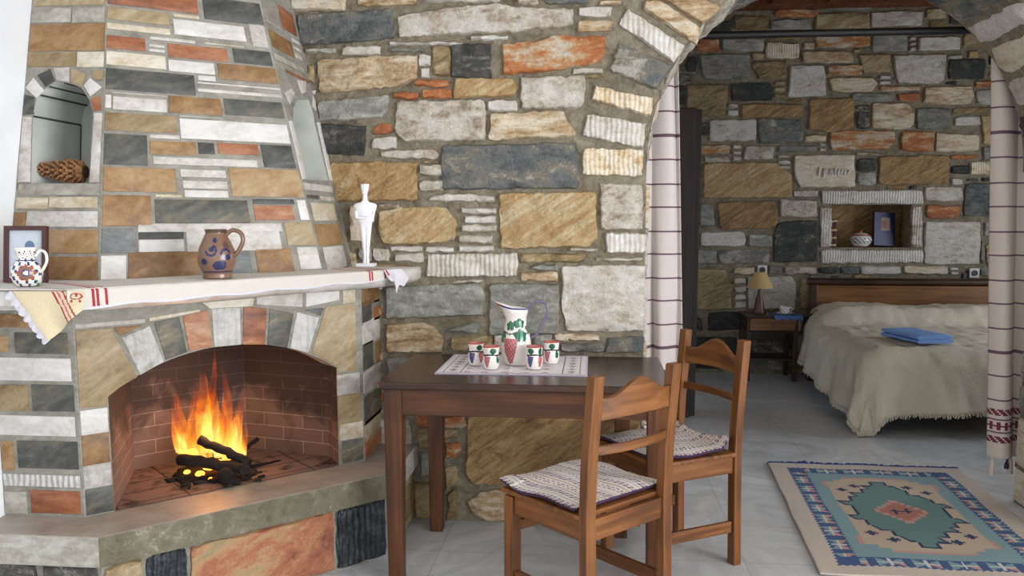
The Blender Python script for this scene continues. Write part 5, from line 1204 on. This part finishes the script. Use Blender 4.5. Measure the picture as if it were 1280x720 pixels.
# doily, saucer and coffee cup
b = MB(); dx0, dx1, dy0, dy1 = 1.475, 1.70, 6.96, 7.2
b.grid(40, 30, lambda u, v: (dx0 + u * (dx1 - dx0), dy0 + v * (dy1 - dy0), .5465), 'doily'); b.grid(40, 6, lambda u, v: (dx0 + u * (dx1 - dx0), dy0 - .004, .5465 - v * (.018 + .022 * abs(math.sin(u * PI * 3.5)))), 'doily')
o = b.build('doily'); md = o.modifiers.new('thick', 'SOLIDIFY'); md.thickness = .002; md.offset = 1; tag(o, 'blue crocheted doily hanging over the edge of the nightstand', 'doily')
b = MB(); b.lathe(smooth_prof([(.03, 0), (.05, .004), (.072, .012), (.07, .013), (.045, .007), (.001, .005)]), 36, 'pot_white'); o = b.build('saucer', smooth=50); o.location = (1.575, 7.06, .5488); tag(o, 'white saucer under the coffee cup on the blue doily', 'saucer')
t = thing('coffee_cup', 'white coffee cup with blue leaf decoration on its saucer by the bed', 'cup', (1.575, 7.06, .5565)); fc = TO_CAM((1.575, 7.06))
pr = smooth_prof([(.022, 0), (.03, .008), (.04, .03), (.043, .055)])
b = MB(); b.lathe(pr + [(.04, .055), (.036, .03), (.001, .008)], 40, lambda a, z, i: 'cup_blue' if i < len(pr) and .016 < z < .044 and (int(a * 5) + int(z * 140)) % 4 == 0 else ('gold' if i < len(pr) and z > .052 else 'pot_white')); b.build('body', t, smooth=50)
handle('handle', [R3(.04, .045), R3(.058, .048), R3(.064, .034), R3(.05, .018), R3(.034, .014)], .0035, .003, 'pot_white', t)
# ================================================================ FAR NICHE
zN = NZ0 + .001
def spine(x, w, h, mat, label):
    b = MB(); b.box(x, x + w, YF + .03, YF + .15, zN, zN + h, mat); o = b.build('book', bevel=.003); tag(o, label, 'book', 'old leather books in the bedroom niche')
    for q in (.04, .3, .58, .9):
        b = MB(); b.box(x - .0005, x + w + .0005, YF + .0285, YF + .034, zN + h * q, zN + h * q + h * .07, 'book_gold'); b.build('gilt_band', o)
spine(2.000, .022, .233, 'book_maroon', 'thin dark leather book with gilt bands leaning on the niche side'); spine(2.026, .026, .236, 'book_maroon', 'leather book with gilt bands, right one of the pair in the niche')
t = thing('sugar_bowl', 'round white and blue lidded bowl in the middle of the bedroom niche', 'bowl', (2.27, YF + .09, zN))
pr = smooth_prof([(.04, 0), (.05, .004), (.078, .03), (.09, .058), (.084, .08), (.07, .096), (.064, .1)])
b = MB(); b.lathe(pr, 48, lambda a, z, i: 'pot_red' if z < .008 or z > .095 else ('ink_blue' if .03 < z < .074 and (int(a * 7) + int(z * 90)) % 3 == 0 else 'pot_white')); b.build('body', t, smooth=50)
b = MB(); b.lathe(smooth_prof([(.066, .1), (.064, .106), (.04, .118), (.012, .124), (.008, .13), (.012, .138), (.001, .145)]), 40, lambda a, z, i: 'pot_red' if z > .126 or z < .106 else 'pot_white'); b.build('lid', t, smooth=50)
t = thing('blue_book', 'large navy blue book standing in the niche with a small picture on its cover', 'book', (2.47, YF + .10, zN + .012), math.radians(6)); t.rotation_euler = (math.radians(-9), math.radians(3), math.radians(10))
b = MB(); b.box(-.092, .092, 0, .004, 0, .285, 'book_navy'); b.box(-.092, .092, .026, .03, 0, .285, 'book_navy'); b.box(-.092, -.088, .004, .026, 0, .285, 'book_navy'); b.build('cover', t, bevel=.001)
b = MB(); b.box(-.088, .089, .0045, .0255, .004, .281, 'paper'); b.build('pages', t)
b = MB(); b.add([(-.03, -.0008, .13), (.045, -.0008, .13), (.045, -.0008, .24), (-.03, -.0008, .24)], [(0, 1, 2, 3)], 'print_sand'); b.add([(-.01 + .026 * math.cos(k * PI / 8), -.0014, .18 + .036 * math.sin(k * PI / 8)) for k in range(16)], [tuple(range(16))], 'fR'); b.build('cover_picture', t)
# ================================================================ LIGHT, CAMERA
w = bpy.data.worlds.new('sky'); bpy.context.scene.world = w; w.use_nodes = True
w.node_tree.nodes['Background'].inputs['Color'].default_value = (.80, .90, 1.0, 1); w.node_tree.nodes['Background'].inputs['Strength'].default_value = 1.2
def area(name, loc, rot, sx, sy, power, col):
    l = bpy.data.lights.new(name, 'AREA'); l.shape = 'RECTANGLE'; l.size = sx; l.size_y = sy; l.energy = power; l.color = col
    o = bpy.data.objects.new(name, l); C.objects.link(o); o.location = loc; o.rotation_euler = rot; return o
DAY = (.97, .985, 1.0)
area('daylight_side', (XR + .3, -.1, 1.35), (0, PI / 2, 0), 2.2, 3.2, 275, DAY)
area('daylight_front', (.65, YB - .35, 1.3), (PI / 2, 0, 0), 3.1, 2.35, 30, DAY)
area('daylight_bedroom', (BX1 + .3, 5.45, 1.4), (0, PI / 2, 0), 1.8, 1.7, 58, (.86, .93, 1.0))
l = bpy.data.lights.new('firelight', 'POINT'); l.energy = 4; l.color = (1, .42, .14); l.shadow_soft_size = .07
o = bpy.data.objects.new('firelight', l); C.objects.link(o); o.location = (FC.x, FC.y - .02, ZH + .22)
cam = bpy.data.cameras.new('camera'); cam.sensor_width = 36; cam.lens = FOC / 1280 * 36; cam.shift_y = (V0 - 360) / 1280; cam.clip_start = .05
co = bpy.data.objects.new('camera', cam); C.objects.link(co); co.location = EYE; co.rotation_euler = (PI / 2 - PITCH, 0, YAW)
sc_ = bpy.context.scene; sc_.camera = co
vs = sc_.view_settings; vs.view_transform = 'Standard'; vs.look = 'None'; vs.gamma = 1.0; vs.exposure = 0.0; vs.use_curve_mapping = False
sc_.cycles.max_bounces = 8; sc_.cycles.diffuse_bounces = 5; sc_.cycles.transparent_max_bounces = 32; sc_.cycles.sample_clamp_indirect = 6.0
